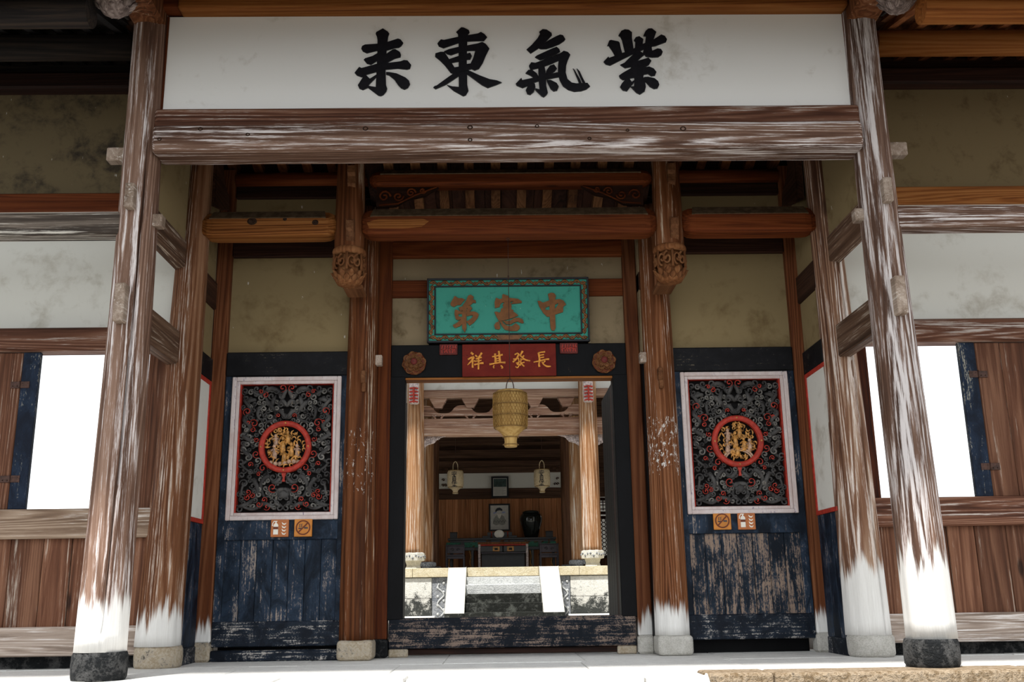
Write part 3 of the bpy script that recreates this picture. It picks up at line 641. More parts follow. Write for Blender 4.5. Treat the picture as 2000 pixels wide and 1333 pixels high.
def moon_beam(name, x0, x1, cy, z0, z1, hy, mat, label):          # plump beam with chamfered shoulders and pointed ends
    cz = (z0+z1)/2; hz = (z1-z0)/2; e = .14
    sec0 = [(-1, -.80), (-.80, -1), (.80, -1), (1, -.80), (1, .30), (.42, 1), (-.42, 1), (-1, .30)]
    def ring(x, s, tt): return [(x, cy+hy*u*s, cz+hz*(v*tt)) for u, v in sec0]
    rings = [ring(x0, .40, .45), ring(x0+e*.25, .72, .80), ring(x0+e*.6, .93, .96), ring(x0+e, 1, 1)] + [ring(x0+e+(x1-x0-2*e)*i/8, 1, 1+.02*math.sin(i*.39)) for i in range(1, 8)] + [ring(x1-e, 1, 1), ring(x1-e*.6, .93, .96), ring(x1-e*.25, .72, .80), ring(x1, .40, .45)]
    bo = obj(name, MB().rings(rings, True, False), mat, None, .006, 1, label=label, cat='beam')
    ya, za, yb, zb = cy-hy*1.004, cz+hz*.31, cy-hy*.424, cz+hz*1.012
    n0 = (-.004, .004)
    m_ = MB(); P4 = [(x0+e*.75, ya, za), (x1-e*.75, ya, za), (x1-e*.9, yb, zb), (x0+e*.9, yb, zb)]
    m_.add([(x, y-.006, z+.004) for x, y, z in P4] + [(x, y+.006, z-.006) for x, y, z in P4], [(0,1,2,3),(7,6,5,4),(0,4,5,1),(1,5,6,2),(2,6,7,3),(3,7,4,0)])
    obj('dusty_shoulder', m_, M['dust'], bo)
    return bo
def knot(cx, cz, y, rx, rz, par, ring=True):
    obj('knot', MB().rings([[(cx+k_*rx*math.cos(2*PI*j/14), y-d_, cz+k_*rz*math.sin(2*PI*j/14)) for j in range(14)] for k_, d_ in ((1, -.004), (1, .002), (.7, .004), (.25, .001))], True, True), M['knot'], par)
lbm = moon_beam('crossbeam', -2.86, -1.58, 1.25, 3.785, 4.03, .12, M['honey_x'], 'knotty honey coloured crossbeam left of the hanging columns')
for kx_, kz_, r1, r2 in ((-2.36, 3.915, .045, .035), (-2.06, 3.935, .018, .018), (-1.78, 3.90, .03, .026)): knot(kx_, kz_, 1.130, r1, r2, lbm)
lb = moon_beam('crossbeam', -1.38, 1.40, 1.25, 3.785, 4.045, .12, M['red_x'], 'long reddish crossbeam spanning between the two hanging columns')
obj('repair_patch', MB().prism_y([(-1.28, 3.84), (-.98, 3.835), (-.80, 3.85), (-.74, 3.90), (-.80, 3.925), (-1.20, 3.925), (-1.30, 3.89)], 1.124, 1.20), M['honey_x'], lb, .004)
moon_beam('crossbeam', 1.60, 2.90, 1.25, 3.785, 4.04, .12, M['red_x'], 'short red brown crossbeam right of the hanging columns')
moon_beam('purlin', -1.30, 1.36, 1.25, 4.285, 4.44, .09, M['red_x'], 'round red purlin above the long reddish crossbeam')
for sx, side in ((-1, 'left'), (1, 'right')):                       # carved brackets under the purlin
    x0 = sx*1.25+.02; d = -sx
    b = thing('carved_bracket', f'dark scroll carved bracket under the {side} end of the round purlin', 'bracket', (x0, 1.25, 4.1), 'purlin brackets')
    obj('board', MB().prism_y([(x0, 4.09), (x0+d*.18, 4.10), (x0+d*.30, 4.17), (x0+d*.45, 4.20), (x0+d*.58, 4.285), (x0, 4.285)][::(1 if d > 0 else -1)], 1.23, 1.27), M['dark_x'], b, .004)
    mb = MB()
    for (u, v, r, s_) in ((.07, 4.19, .06, 1), (.20, 4.19, .05, -1), (.32, 4.225, .045, 1), (.43, 4.245, .03, -1)):
        mb.tube([(x0+d*(u+r*(1-.85*t/14)*math.cos(s_*t*.62)), 1.222, v+r*(1-.85*t/14)*math.sin(s_*t*.62)) for t in range(15)], .010, 6)
    mb.tube([(x0+d*.02, 1.22, 4.10), (x0+d*.2, 1.22, 4.115), (x0+d*.36, 1.22, 4.2), (x0+d*.56, 1.22, 4.28)], .009, 6)
    obj('scroll', mb, M['red_x'], b)

# ================================================================= ENTRANCE WALL: side bays with carved screens
SC = .018
for sx, side in ((-1, 'left'), (1, 'right')):
    def X(a, b): return (min(SC+sx*a, SC+sx*b), max(SC+sx*a, SC+sx*b))
    # corner post, door column
    cp = thing('corner_post', f'slim square corner post at the outer edge of the {side} carved screen', 'post', (SC+sx*2.812, 1.9, 0), 'corner posts')
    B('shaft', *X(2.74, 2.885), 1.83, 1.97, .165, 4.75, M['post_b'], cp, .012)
    B('plinth', *X(2.73, 2.90) if sx > 0 else X(2.735, 2.89), 1.81, 1.98, 0, .168, M['stone_brown'] if sx < 0 else M['stone'], cp, .02)
    dcx = SC+sx*1.43
    dc = thing('door_column', 'round door column left of the doorway, split down its right side' if sx < 0 else 'round door column right of the doorway with flaking white paint and pale foot', 'column', (dcx, 1.86, 0), 'door columns')
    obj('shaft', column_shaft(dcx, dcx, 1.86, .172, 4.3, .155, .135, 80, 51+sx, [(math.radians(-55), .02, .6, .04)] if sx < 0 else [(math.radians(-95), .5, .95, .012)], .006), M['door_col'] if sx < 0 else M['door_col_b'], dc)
    B('plinth', dcx-.158, dcx+.158, 1.70, 2.02, 0, .174, M['stone_brown'] if sx < 0 else M['stone'], dc, .035, seg=3)
    pxx = dcx + (.03 if sx < 0 else -.02)
    B('peg', pxx-.022, pxx+.022, 1.66, 1.78, 2.50, 2.62, M['pegdark'], dc, .008); B('peg', pxx-.012, pxx+.026, 1.68, 1.78, 2.42, 2.51, M['pegdark'], dc, .006)
    q = sorted((dcx-sx*.12, dcx-sx*.19)); B('peg', q[0], q[1], 1.80, 1.88, 2.70, 2.80, M['peg'], dc, .006)
    # upper wall
    uw = thing('wall_entrance_' + side, f'plaster and black panelled wall {side} of the doorway', 'wall', (SC+sx*2.1, 1.92, 0), kind='structure')
    B('plaster_panel', *X(1.5, 2.738), 1.90, 1.98, 2.84, 3.82, M['plaster_in'], uw, 0)
    B('plaster_panel', *X(1.5, 2.738), 1.90, 1.98, 4.0, 4.455, M['plaster_in'], uw, 0)
    B('rail', *X(1.45, 2.738), 1.85, 1.98, 3.82, 4.008, M['dark_x'], uw, .01)
    B('rail', *X(1.45, 2.738), 1.86, 1.98, 4.445, 4.58, M['dark_x'], uw, .01)
    obj('round_plate', MB().rings([[(xx, 1.88+.085*math.cos(2*PI*j/16), 4.645+.075*math.sin(2*PI*j/16)) for j in range(16)] for xx in X(1.40, 2.738)]), M['red_x'], uw)
    B('top_rail', *X(1.45, 2.738), 1.85, 1.98, 2.615, 2.852, M['black_x'], uw, .01)
    for a, b in ((1.46, 1.635), (2.665, 2.738)): B('stile', *X(a, b), 1.865, 1.96, .34, 2.62, M['blue'], uw, .006)
    B('mid_rail', *X(1.62, 2.68), 1.868, 1.96, 1.07, 1.26, M['blue'], uw, .006)
    pm = M['blue'] if sx < 0 else M['blue_peel']
    n_ = 7; w_ = (2.67-1.63)/n_
    for k in range(n_): B('plank', *X(1.632+w_*k, 1.629+w_*(k+1)), 1.892+.003*(k % 2), 1.95, .33, 1.08, pm, uw, .004)
    B('bottom_rail', *X(1.46, 2.738), 1.862, 1.97, .125, .345, M['blue_low'], uw, .008)
    if sx < 0: B('sill', *X(1.5, 2.738), 1.84, 1.98, -.0, .095, M['blue_low'], uw, .01)
    B('foundation', *X(1.4, 2.738), 2.1, 2.3, -.02, .3, M['black'], uw, 0)  # near-black block painted as the shade in the gap under the wall

    # ------------- carved openwork screen with red medallion
    pcx = SC+sx*2.148; pz0, pz1 = 1.318, 2.538; hw = .435
    sc = thing('carved_screen', 'carved openwork panel with red ringed medallion left of the doorway' if sx < 0 else 'carved openwork panel with red ringed medallion right of the doorway', 'carved panel', (pcx, 1.88, 1.25), 'carved screens')
    B('backing', pcx-hw-.03, pcx+hw+.03, 1.945, 1.965, pz0-.03, pz1+.03, M['carve_back'], sc, 0)  # added near-black board stands in for the dark interior behind the openwork
    fo = .52
    for i, (o1, o2, yy, mt) in enumerate(((fo, fo-.04, 1.842, 'frame_pink'), (fo-.04, fo-.072, 1.855, 'frame_pink'), (fo-.072, fo-.085, 1.868, 'red'))):
        dz = (0, .037, .058)[i]; za, zb = 1.25+dz, 2.606-dz; th = o1-o2
        nm = 'frame_moulding'
        B(nm, pcx-o1, pcx-o2, yy, 1.95, za, zb, M[mt], sc, .006); B(nm, pcx+o2, pcx+o1, yy, 1.95, za, zb, M[mt], sc, .006)
        B(nm, pcx-o2, pcx+o2, yy, 1.95, zb-th, zb, M[mt], sc, .006); B(nm, pcx-o2, pcx+o2, yy, 1.95, za, za+th, M[mt], sc, .006)
    H = pz1-pz0
    def U(u, v, s_): return (pcx+s_*u*hw, pz0+v*H)
    mcx, mcz, mr = pcx, pz0+.505*H, .232
    bodies = [[(.03,.955),(.12,.90),(.24,.955),(.42,.965),(.62,.92),(.80,.95),(.95,.93)], [(.0,.83),(.12,.87),(.26,.80),(.44,.86),(.62,.80),(.60,.73),(.46,.74)],
      [(.04,.74),(.16,.79),(.30,.72),(.46,.70)], [(.95,.88),(.80,.80),(.93,.73),(.80,.67),(.93,.60),(.76,.55),(.94,.50),(.78,.43),(.92,.37),(.70,.31),(.50,.33)],
      [(.95,.05),(.72,.08),(.55,.16),(.66,.25),(.86,.22),(.92,.12)], [(.06,.27),(.20,.23),(.36,.28),(.50,.21),(.40,.12),(.24,.15)], [(.0,.18),(.13,.16),(.16,.08),(.05,.05)],
      [(.2,.04),(.42,.07),(.66,.03),(.93,.06)], [(.28,.90),(.36,.83),(.52,.92)], [(.70,.88),(.86,.86),(.74,.76)]]
    mb = MB(); q = random.Random(11)
    for s_ in (-1, 1):
        for bd in bodies:
            pts = cr([(*U(u, v, s_),) for u, v in bd], 7); n = len(pts)
            mb.tube([(x, 1.905-.018*math.sin(i*.45), z) for i, (x, z) in enumerate(pts)], [.011+.011*math.sin(PI*min(1, .15+i/n)) for i in range(n)], 7)
    cells = []
    tries = 0
    while len(cells) < 120 and tries < 9000:
        tries += 1
        u, v = q.uniform(.05, .95), q.uniform(.03, .97); r = q.uniform(.022, .048)
        x, z = u*hw, v*H
        if math.hypot(x, z-(mcz-pz0)) < mr+.028: continue
        if any(math.hypot(x-a, z-b) < (r+c)*.80 for a, b, c, _, _ in cells): continue
        cells.append((x, z, r, q.uniform(0, 6.28), q.choice((-1, 1))))
    reds = []; pales = []
    for i, (x, z, r, a0, dr) in enumerate(cells):
        isr = i % 6 == 0; N = 15
        for s_ in (-1, 1):
            isp = not isr and i % 3 == 1; tgt = MB() if isr or isp else mb; k = 1.0
            pts = [(pcx+s_*(x+k*r*(1-.82*t/N)*math.cos(a0+dr*t*.50)), 1.902-.016*t/N-(.020 if isr else 0), pz0+z+k*r*(1-.82*t/N)*math.sin(a0+dr*t*.50)) for t in range(N+1)]
            tgt.tube(pts, [(.0098 if not isr else .0052)*(.55+.6*t/N) for t in range(N+1)], 6)
            if isr: reds.append(tgt)
            if isp: pales.append(tgt)
            if i % 2 == 0: mb.ball((pcx+s_*(x+r*.9*math.cos(a0+2)), 1.905, pz0+z+r*.9*math.sin(a0+2)), r*.38, 7, 5, (1, .7, 1))
    cv = obj('openwork_carving', mb, M['carve_dark'], sc)
    for ps_ in pales: obj('pale_scroll', ps_, M['carve_light'], cv)
    for rc_ in reds: obj('red_curl', rc_, M['red'], cv)
    obj('red_baluster', MB().prism_y([(pcx-.022, pz0+.30*H), (pcx+.022, pz0+.30*H), (pcx+.008, pz0+.265*H), (pcx+.014, pz0+.235*H), (pcx-.014, pz0+.235*H), (pcx-.008, pz0+.265*H)][::-1], 1.868, 1.89), M['red'], cv)
    mask = MB(); mask.ball((pcx, 1.90, pz0+.14*H), .05, 10, 6, (1.15, .5, .8))
    for s_ in (-1, 1): mask.ball((pcx+s_*.035, 1.885, pz0+.165*H), .016, 8, 5); mask.tube([(pcx+s_*.05, 1.89, pz0+.17*H), (pcx+s_*.09, 1.885, pz0+.19*H), (pcx+s_*.07, 1.885, pz0+.215*H)], .008, 6)
    obj('beast_mask', mask, M['carve_dark'], cv)
    ring = MB(); N = 56
    prof = [(mr-.036, 1.905), (mr-.034, 1.862), (mr-.020, 1.852), (mr+.002, 1.852), (mr+.014, 1.862), (mr+.016, 1.905)]
    ring.rings([[(mcx+r*math.cos(2*PI*i/N), y, mcz+r*math.sin(2*PI*i/N)) for r, y in prof] for i in range(N+1)], False, False)
    md = obj('medallion_ring', ring, M['red'], sc)
    for k in range(4):
        a = PI/2*k; obj('stud', MB().ball((mcx+(mr-.009)*math.cos(a), 1.85, mcz+(mr-.009)*math.sin(a)), .009, 8, 5), M['gold'], md)
    q = random.Random(90+sx); gd = MB(); pl = MB()
    for k in range(95):                                             # foliage and branches
        a = q.uniform(0, 6.28); rr = (mr-.05)*math.sqrt(q.uniform(.05, 1)); x, z = mcx+rr*math.cos(a), mcz+rr*math.sin(a); b = q.uniform(0, 6.28); c_ = q.uniform(-3, 3)
        pts = [(x+.032*(t-.5)*2*math.cos(b+c_*(t-.5)), 1.905-.01*math.sin(PI*t)-.012*(k % 3), z+.032*(t-.5)*2*math.sin(b+c_*(t-.5))) for t in (0, .2, .4, .6, .8, 1)]
        gd.tube(pts, [.003, .006, .008, .008, .005, .002], 6)
    for k, (u, v, h_) in enumerate(((-.55, -.25, .15), (-.12, .08, .19), (.32, -.15, .15), (.62, -.2, .13), (-.05, -.45, .14), (.12, .5, .13), (-.5, .35, .12))):
        x, z = mcx+u*(mr-.05), mcz+v*(mr-.05); tg = pl if k % 3 == 0 else gd      # small robed figures
        tg.tube([(x, 1.895, z-h_*.42), (x+.004, 1.885, z-h_*.1), (x, 1.88, z+h_*.22)], [.026, .022, .014], 8)
        tg.ball((x, 1.876, z+h_*.34), .016, 8, 6, (1, 1, 1.15))
        for s_ in (-1, 1): tg.tube([(x+s_*.012, 1.88, z+h_*.16), (x+s_*.035, 1.873, z+h_*.02), (x+s_*.02, 1.868, z+h_*.10)], [.008, .008, .006], 6)
    if sx > 0:
        for r_ in (.13, .15): pl.tube([(mcx+r_*math.cos(a), 1.882, mcz-.19+r_*.8*math.sin(a)) for a in [PI*i/12 for i in range(13)]], .009, 6)
    else:
        for k in range(7): pl.ball((mcx-.13+.043*k, 1.89, mcz-.15-.012*math.sin(k)), .024, 8, 5)
    obj('gilt_figures', gd, M['gold'], md); obj('pale_figures', pl, M['gold_pale'], md)

# ---------------- four small wooden safety signs
def extinguisher_sign(cx, cz, label):
    t = thing('safety_sign', label, 'sign', (cx, 1.86, cz-.082))
    B('board', cx-.082, cx+.082, 1.845, 1.867, cz-.082, cz+.082, M['signwood_b'], t, .004)
    m = MB(); x = cx-.035; y0, y1 = 1.842, 1.846
    m.prism_y([(x-.022, cz-.06), (x+.022, cz-.06), (x+.022, cz+.025), (x+.012, cz+.042), (x-.012, cz+.042), (x-.022, cz+.025)], y0, y1)
    m.prism_y([(x-.006, cz+.042), (x+.006, cz+.042), (x+.006, cz+.055), (x-.006, cz+.055)], y0, y1)
    m.stroke([(x+.012, cz+.060), (x-.018, cz+.060), (x-.030, cz+.040), (x-.032, cz+.018)], .008, y0, y1)
    obj('pictogram', m, M['white'], t)
    B('band', x-.022, x+.022, 1.840, 1.8435, cz-.012, cz+.010, M['signdark'], t, 0)
    m = MB()
    for k in range(4):
        z = cz+.05-.03*k; m.stroke([(cx+.020, z), (cx+.030, z-.014), (cx+.045, z-.018), (cx+.060, z-.006)], [.004, .012, .012, .003], y0, y1)
    obj('flames', m, M['white'], t)
def no_smoking_sign(cx, cz, label):
    t = thing('safety_sign', label, 'sign', (cx, 1.86, cz-.082))
    B('board', cx-.082, cx+.082, 1.845, 1.867, cz-.082, cz+.082, M['signwood'], t, .004)
    N = 36; m = MB(); y = 1.843
    m.rings([[(cx+r*math.cos(2*PI*i/N), yy, cz+r*math.sin(2*PI*i/N)) for r, yy in ((.056, 1.847), (.056, y), (.068, y), (.068, 1.847))] for i in range(N+1)], False, False)
    m.stroke([(cx-.043, cz-.043), (cx+.043, cz+.043)], .012, 1.841, 1.846)
    obj('prohibition_ring', m, M['signdark'], t)
    m = MB().box(cx-.042, cx-.008, 1.842, 1.846, cz-.012, cz-.002); m.box(cx+.010, cx+.044, 1.842, 1.846, cz-.010, cz+.004)
    for k in range(2): m.stroke([(cx-.036+.018*k, cz+.004), (cx-.028+.018*k, cz+.014), (cx-.036+.018*k, cz+.024), (cx-.026+.018*k, cz+.034)], .006, 1.842, 1.846)
    obj('cigarette', m, M['printdark'], t)
extinguisher_sign(-2.142, 1.176, 'orange fire extinguisher sign under the left carved panel')
no_smoking_sign(-1.926, 1.176, 'orange no smoking sign under the left carved panel')
no_smoking_sign(1.962, 1.186, 'orange no smoking sign under the right carved panel')
extinguisher_sign(2.19, 1.184, 'orange fire extinguisher sign under the right carved panel')

# ================================================================= DOORWAY
for sx, side in ((-1, 'left'), (1, 'right')):
    q = sorted((sx*1.165, sx*1.30))
    po = thing('door_post', f'square red brown post on the {side} edge of the doorway', 'post', (sx*1.23, 2.15, 0), 'door posts')
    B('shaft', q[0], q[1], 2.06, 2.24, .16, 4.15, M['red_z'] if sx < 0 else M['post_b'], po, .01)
    B('plinth', q[0]-.01, q[1]+.01, 2.03, 2.25, 0, .165, M['stone_dark'] if sx < 0 else M['stone'], po, .02)
    # reveal between door column and door post
    rv = thing('wall_reveal_' + side, f'narrow plaster reveal between column and post, {side} of the plaque', 'wall', (sx*1.35, 2.05, 2.5), kind='structure')
    qq = sorted((sx*1.302, sx*1.35)); B('plaster', qq[0], qq[1], 1.95, 2.2, 2.84, 4.2, M['plaster_old'], rv, 0)
    qq = sorted((sx*1.302, sx*1.355)); B('rail', qq[0], qq[1], 1.94, 2.1, 3.47, 3.66, M['dark_y'], rv, .006); B('panel', qq[0], qq[1], 1.96, 2.2, .1, 2.84, M['black'], rv, .004)
    # black jamb and door leaf folded inwards
    q = sorted((sx*1.02, sx*1.17)); B('door_jamb', q[0], q[1], 2.09, 2.25, .33, 2.65, M['black'], None, .006, label=f'black lacquered {side} door jamb', cat='door jamb')
    dd = .075 if sx < 0 else 0
    dl = thing('door_leaf', f'black wooden door leaf swung inwards at the {side} of the doorway', 'door', (sx*1.04, 2.3, .3))
    q = sorted((sx*(1.03+dd), sx*(1.09+dd)))
    for k in range(5): B('board', q[0], q[1], 2.27+.2*k, 2.467+.2*k, .32, 2.60, M['black'] if k else M['dark_z'], dl, .004)
    for zz in (.5, 1.45, 2.42): B('batten', *sorted((sx*(1.088+dd), sx*(1.11+dd))), 2.29, 3.25, zz-.05, zz+.05, M['dark_y'], dl, .004)
lint = thing('door_lintel', 'black lacquered lintel board above the doorway', 'lintel', (0, 2.15, 2.63))
B('board', -1.165, 1.165, 2.09, 2.25, 2.635, 2.965, M['black'], lint, .006)
B('under_strip', -1.10, 1.10, 2.10, 2.26, 2.612, 2.634, M['honey_x'], lint, .003)
def rosette(cx, cz, label):
    t = thing('rosette', label, 'ornament', (cx, 2.08, cz-.115), 'lintel rosettes')
    obj('disc', MB().rings([[(cx+r*math.cos(2*PI*j/28), y, cz+r*math.sin(2*PI*j/28)) for j in range(28)] for r, y in ((.115, 2.09), (.115, 2.075), (.095, 2.068))], True, True), M['signdark'], t)
    for row, (rr, pr, n_, y) in enumerate(((.086, .034, 8, 2.066), (.060, .030, 7, 2.056), (.040, .024, 5, 2.046))):
        for k in range(n_):
            a = 2*PI*(k+.5*row)/n_ + .2; pc = (cx+rr*math.cos(a), cz+rr*math.sin(a))
            m = MB().rings([[(pc[0]+q_*pr*math.cos(2*PI*j/12), y-d_, pc[1]+q_*pr*math.sin(2*PI*j/12)) for j in range(12)] for q_, d_ in ((1, -.012), (1.02, .006), (.85, .010), (.62, -.004), (.25, -.006))], True, True)
            p = obj('petal', m, M['bronze' if (k+row) % 2 else 'carve'], t)
            obj('petal_rim', MB().tube([(pc[0]+.92*pr*math.cos(a-1.6+3.2*i/10), y-.009, pc[1]+.92*pr*math.sin(a-1.6+3.2*i/10)) for i in range(11)], .0035, 5), M['carve'], p)
    obj('bud', MB().ball((cx, 2.032, cz+.01), .034, 12, 7, (1, .6, 1)), M['plq'], t)
rosette(-.935, 2.775, 'carved peony rosette at the left end of the black lintel')
rosette(.942, 2.772, 'carved peony rosette at the right end of the black lintel')
for x0, x1, s_ in ((-.685, -.508, 'left'), (.508, .685, 'right')):
    t = thing('small_plaque', f'small faded red carved plaque on the lintel {s_} of the red banner', 'plaque', ((x0+x1)/2, 2.08, 2.86), 'small lintel plaques')
    B('board', x0, x1, 2.068, 2.092, 2.858, 2.965, M['plq'], t, .004)
    m = MB(); q = random.Random(3)
    for k in range(6):
        u = x0+.025+.026*k
        m.stroke([(u, 2.875), (u+q.uniform(-.01, .01), 2.91), (u+.004, 2.95)], .008, 2.063, 2.07); m.stroke([(u-.01, 2.90+q.uniform(-.015, .03)), (u+.012, 2.905+q.uniform(-.015, .03))], .007, 2.063, 2.07)
    obj('carved_marks', m, M['red'], t)
ban = thing('red_banner', 'red board with four yellow characters on the lintel', 'sign', (0, 2.08, 2.63))
B('board', -.460, .466, 2.058, 2.092, 2.634, 2.958, M['banner'], ban, .003)
def S11(x, y): return (-.45+x/2000*.918, 2.954-y/722*.338)
CH3 = [
 [([(165,170),(215,215)],42), ([(100,320),(180,280),(235,265)],36), ([(230,275),(170,360),(90,440)],[40,34,14]), ([(200,300),(200,400),(200,500)],[32,34,40]), ([(225,350),(255,365)],30), ([(260,230),(300,270)],32), ([(400,180),(345,270)],40), ([(268,315),(400,278)],30), ([(250,365),(392,345)],28), ([(235,438),(330,415),(435,402)],[32,30,42]), ([(330,260),(328,400),(325,540)],[36,36,34])],
 [([(620,270),(730,250),(850,225)],[26,28,36]), ([(685,200),(690,300),(690,420)],42), ([(765,145),(780,260),(790,400)],[40,44,46]), ([(690,318),(790,300)],24), ([(690,365),(790,350)],24), ([(560,435),(700,410),(820,395),(905,400)],[40,28,28,42]), ([(665,455),(645,490),(665,515)],24), ([(800,465),(830,480),(845,510),(815,515)],26)],
 [([(1280,150),(1230,240)],[46,26]), ([(1160,190),(1260,280),(1340,345),(1440,365)],[26,30,32,24]), ([(1195,225),(1140,320),(1065,390)],[36,32,36]), ([(1105,230),(1165,195)],28), ([(1075,325),(1200,310)],26), ([(1310,250),(1255,300)],28), ([(1130,415),(1220,385)],22), ([(1190,320),(1195,400),(1150,440)],24), ([(1120,490),(1165,510),(1210,440)],24), ([(1240,310),(1235,400),(1225,470)],22), ([(1230,420),(1315,395)],24), ([(1250,340),(1300,330)],20), ([(1240,420),(1290,470),(1310,485)],28), ([(1150,450),(1240,430)],20)],
 [([(1620,190),(1635,280),(1640,370)],38), ([(1620,195),(1700,180),(1765,175)],[28,28,34]), ([(1640,250),(1740,235)],24), ([(1640,303),(1740,288)],24), ([(1510,398),(1640,370),(1770,340),(1850,335)],[20,32,32,38]), ([(1645,370),(1625,440),(1635,500)],[26,36,44]), ([(1690,390),(1730,450),(1800,490),(1880,490)],[22,30,34,22]), ([(1765,370),(1705,420)],24)]]
for chs in CH3:
    m = MB()
    for i, (pts, wd) in enumerate(chs):
        pp = cr([(*p, wd if not hasattr(wd, '__len__') else wd[k]) for k, p in enumerate(pts)], 4)
        m.stroke([S11(a, b) for a, b, _ in pp], [c*.000465 for _, _, c in pp], 2.0525-.0003*i, 2.059)
    obj('character', m, M['yellow'], ban)

# wall above the lintel
dw = thing('wall_door', 'plaster and timber wall above the doorway behind the green plaque', 'wall', (0, 2.2, 2.96), kind='structure')
for x0, x1 in ((-1.17, -.80), (.80, 1.17)): B('plaster_panel', x0, x1, 2.15, 2.22, 2.96, 3.47, M['plaster_old'], dw, 0)
B('plaster_panel', -1.17, 1.17, 2.15, 2.22, 3.64, 3.90, M['plaster_old'], dw, 0)
B('rail', -1.17, 1.17, 2.11, 2.24, 3.468, 3.647, M['red_x'], dw, .008)
B('rail', -1.20, 1.20, 2.08, 2.25, 3.885, 4.055, M['red_x'], dw, .012)
B('board', -1.17, 1.17, 2.24, 2.28, 2.96, 4.2, M['dark_x'], dw, 0)

# green plaque hung in front, leaning forward
pq = thing('name_plaque', 'turquoise plaque with three brown characters and scrolled border above the doorway', 'sign', (0, 2.10, 2.985))
ang = math.radians(-7); pq.rotation_euler.x = 0
PY = 2.045
B('panel', -.80, .80, PY+.012, PY+.05, 2.985, 3.625, M['green'], pq, .004)
for x0, x1, z0, z1 in ((-.808, .808, 3.612, 3.632), (-.808, .808, 2.978, 2.998), (-.808, -.790, 2.978, 3.632), (.790, .808, 2.978, 3.632)): B('outer_fillet', x0, x1, PY-.012, PY+.05, z0, z1, M['ink'], pq, .003)
for x0, x1, z0, z1 in ((-.735, .735, 3.542, 3.556), (-.735, .735, 3.055, 3.069), (-.735, -.721, 3.055, 3.556), (.721, .735, 3.055, 3.556)): B('inner_fillet', x0, x1, PY-.004, PY+.03, z0, z1, M['ink'], pq, .003)
def border(x0, z0, x1, z1, n_, name='border_scroll'):
    m = MB(); L = math.hypot(x1-x0, z1-z0); ux, uz = (x1-x0)/L, (z1-z0)/L; nx, nz = -uz, ux
    m.tube([(x0+ux*L*i/(n_*8)+nx*.020*math.sin(i*PI/4), PY+.008, z0+uz*L*i/(n_*8)+nz*.020*math.sin(i*PI/4)) for i in range(n_*8+1)], .0105, 6)
    for k in range(n_*2):
        c = L*(k+.5)/(n_*2); s_ = 1 if k % 2 else -1
        m.tube([(x0+ux*(c+.018*(1-t/9)*math.cos(t*.7))+nx*s_*(-.008+.018*(1-t/9)*math.sin(t*.7)), PY+.006, z0+uz*(c+.018*(1-t/9)*math.cos(t*.7))+nz*s_*(-.008+.018*(1-t/9)*math.sin(t*.7))) for t in range(9)], .0085, 5)
    obj(name, m, M['bronze'], pq)
border(-.78, 3.584, .78, 3.584, 13); border(-.78, 3.026, .78, 3.026, 13); border(-.763, 3.06, -.763, 3.56, 5); border(.763, 3.06, .763, 3.56, 5)
obj('border_cartouche', MB().prism_y([(-.11, 3.044), (.13, 3.044), (.10, 3.008), (-.09, 3.004)][::-1], PY-.002, PY+.02), M['bronze'], pq, .006)
CH2 = [
 [[(75,215),(145,95),(205,135),(255,130),(305,155),(270,190),(235,235),(190,235),(130,268),(85,245)], [(265,250),(320,175),(355,95),(395,80),(440,110),(430,155),(470,165),(475,210),(430,205),(390,240),(320,250)],
  [(205,275),(300,245),(385,250),(415,290),(380,335),(340,352),(330,320),(345,285),(300,285),(240,340),(215,305)], [(145,320),(165,305),(230,335),(330,340),(440,340),(490,355),(518,385),(500,440),(440,510),(375,555),(320,490),(360,475),(420,430),(425,395),(330,410),(330,375),(200,375),(205,415),(270,425),(270,450),(200,470),(160,455),(140,380)],
  [(265,260),(330,260),(325,480),(325,600),(300,660),(260,600),(255,480)], [(115,545),(180,510),(250,450),(300,430),(300,480),(230,560),(150,590),(125,570)]],
 [[(770,290),(765,200),(790,130),(850,155),(885,140),(885,90),(905,75),(970,100),(1000,135),(1130,150),(1190,190),(1185,215),(1090,225),(1020,230),(1060,185),(1000,200),(880,205),(850,240),(840,275)],
  [(860,310),(900,280),(890,240),(930,190),(1010,195),(1030,260),(1020,310),(1060,325),(1050,350),(960,372),(870,385),(840,360),(860,340)], [(760,350),(800,345),(870,380),(960,365),(1060,350),(1110,385),(1130,410),(1060,440),(960,470),(900,480),(830,490),(790,420)],
  [(755,555),(780,515),(840,490),(840,530),(850,600),(830,622),(770,610)], [(840,490),(880,490),(900,530),(960,565),(1030,570),(1090,525),(1150,570),(1150,610),(1110,645),(1010,645),(920,625),(870,560)], [(890,485),(1000,490),(1070,445),(1140,440),(1200,470),(1215,520),(1190,530),(1120,500),(1060,515),(1010,545),(940,540)]],
 [[(1600,80),(1650,60),(1700,70),(1725,110),(1705,180),(1705,400),(1710,600),(1690,645),(1650,645),(1630,600),(1620,420),(1620,180)],
  [(1435,185),(1470,185),(1520,215),(1620,180),(1625,265),(1560,290),(1555,325),(1625,330),(1625,430),(1580,430),(1520,370),(1460,270)], [(1700,170),(1780,160),(1840,185),(1880,245),(1835,280),(1830,360),(1700,400),(1700,320),(1745,265),(1760,220),(1700,250)]]]
for chs in CH2:
    m = MB(); dk = MB()
    for i, pl in enumerate(chs):
        pts = [(-.625+x/2000*1.28, 3.515-y/720*.476) for x, y in pl]; cxm = sum(p[0] for p in pts)/len(pts); czm = sum(p[1] for p in pts)/len(pts)
        m.prism_y(pts, PY-.004-.0005*i, PY+.014)
    obj('character', m, M['bronze_l'], pq)
# lean: rotate the whole plaque about its foot
pq.rotation_euler.x = math.radians(4)
pq.location.y -= .0

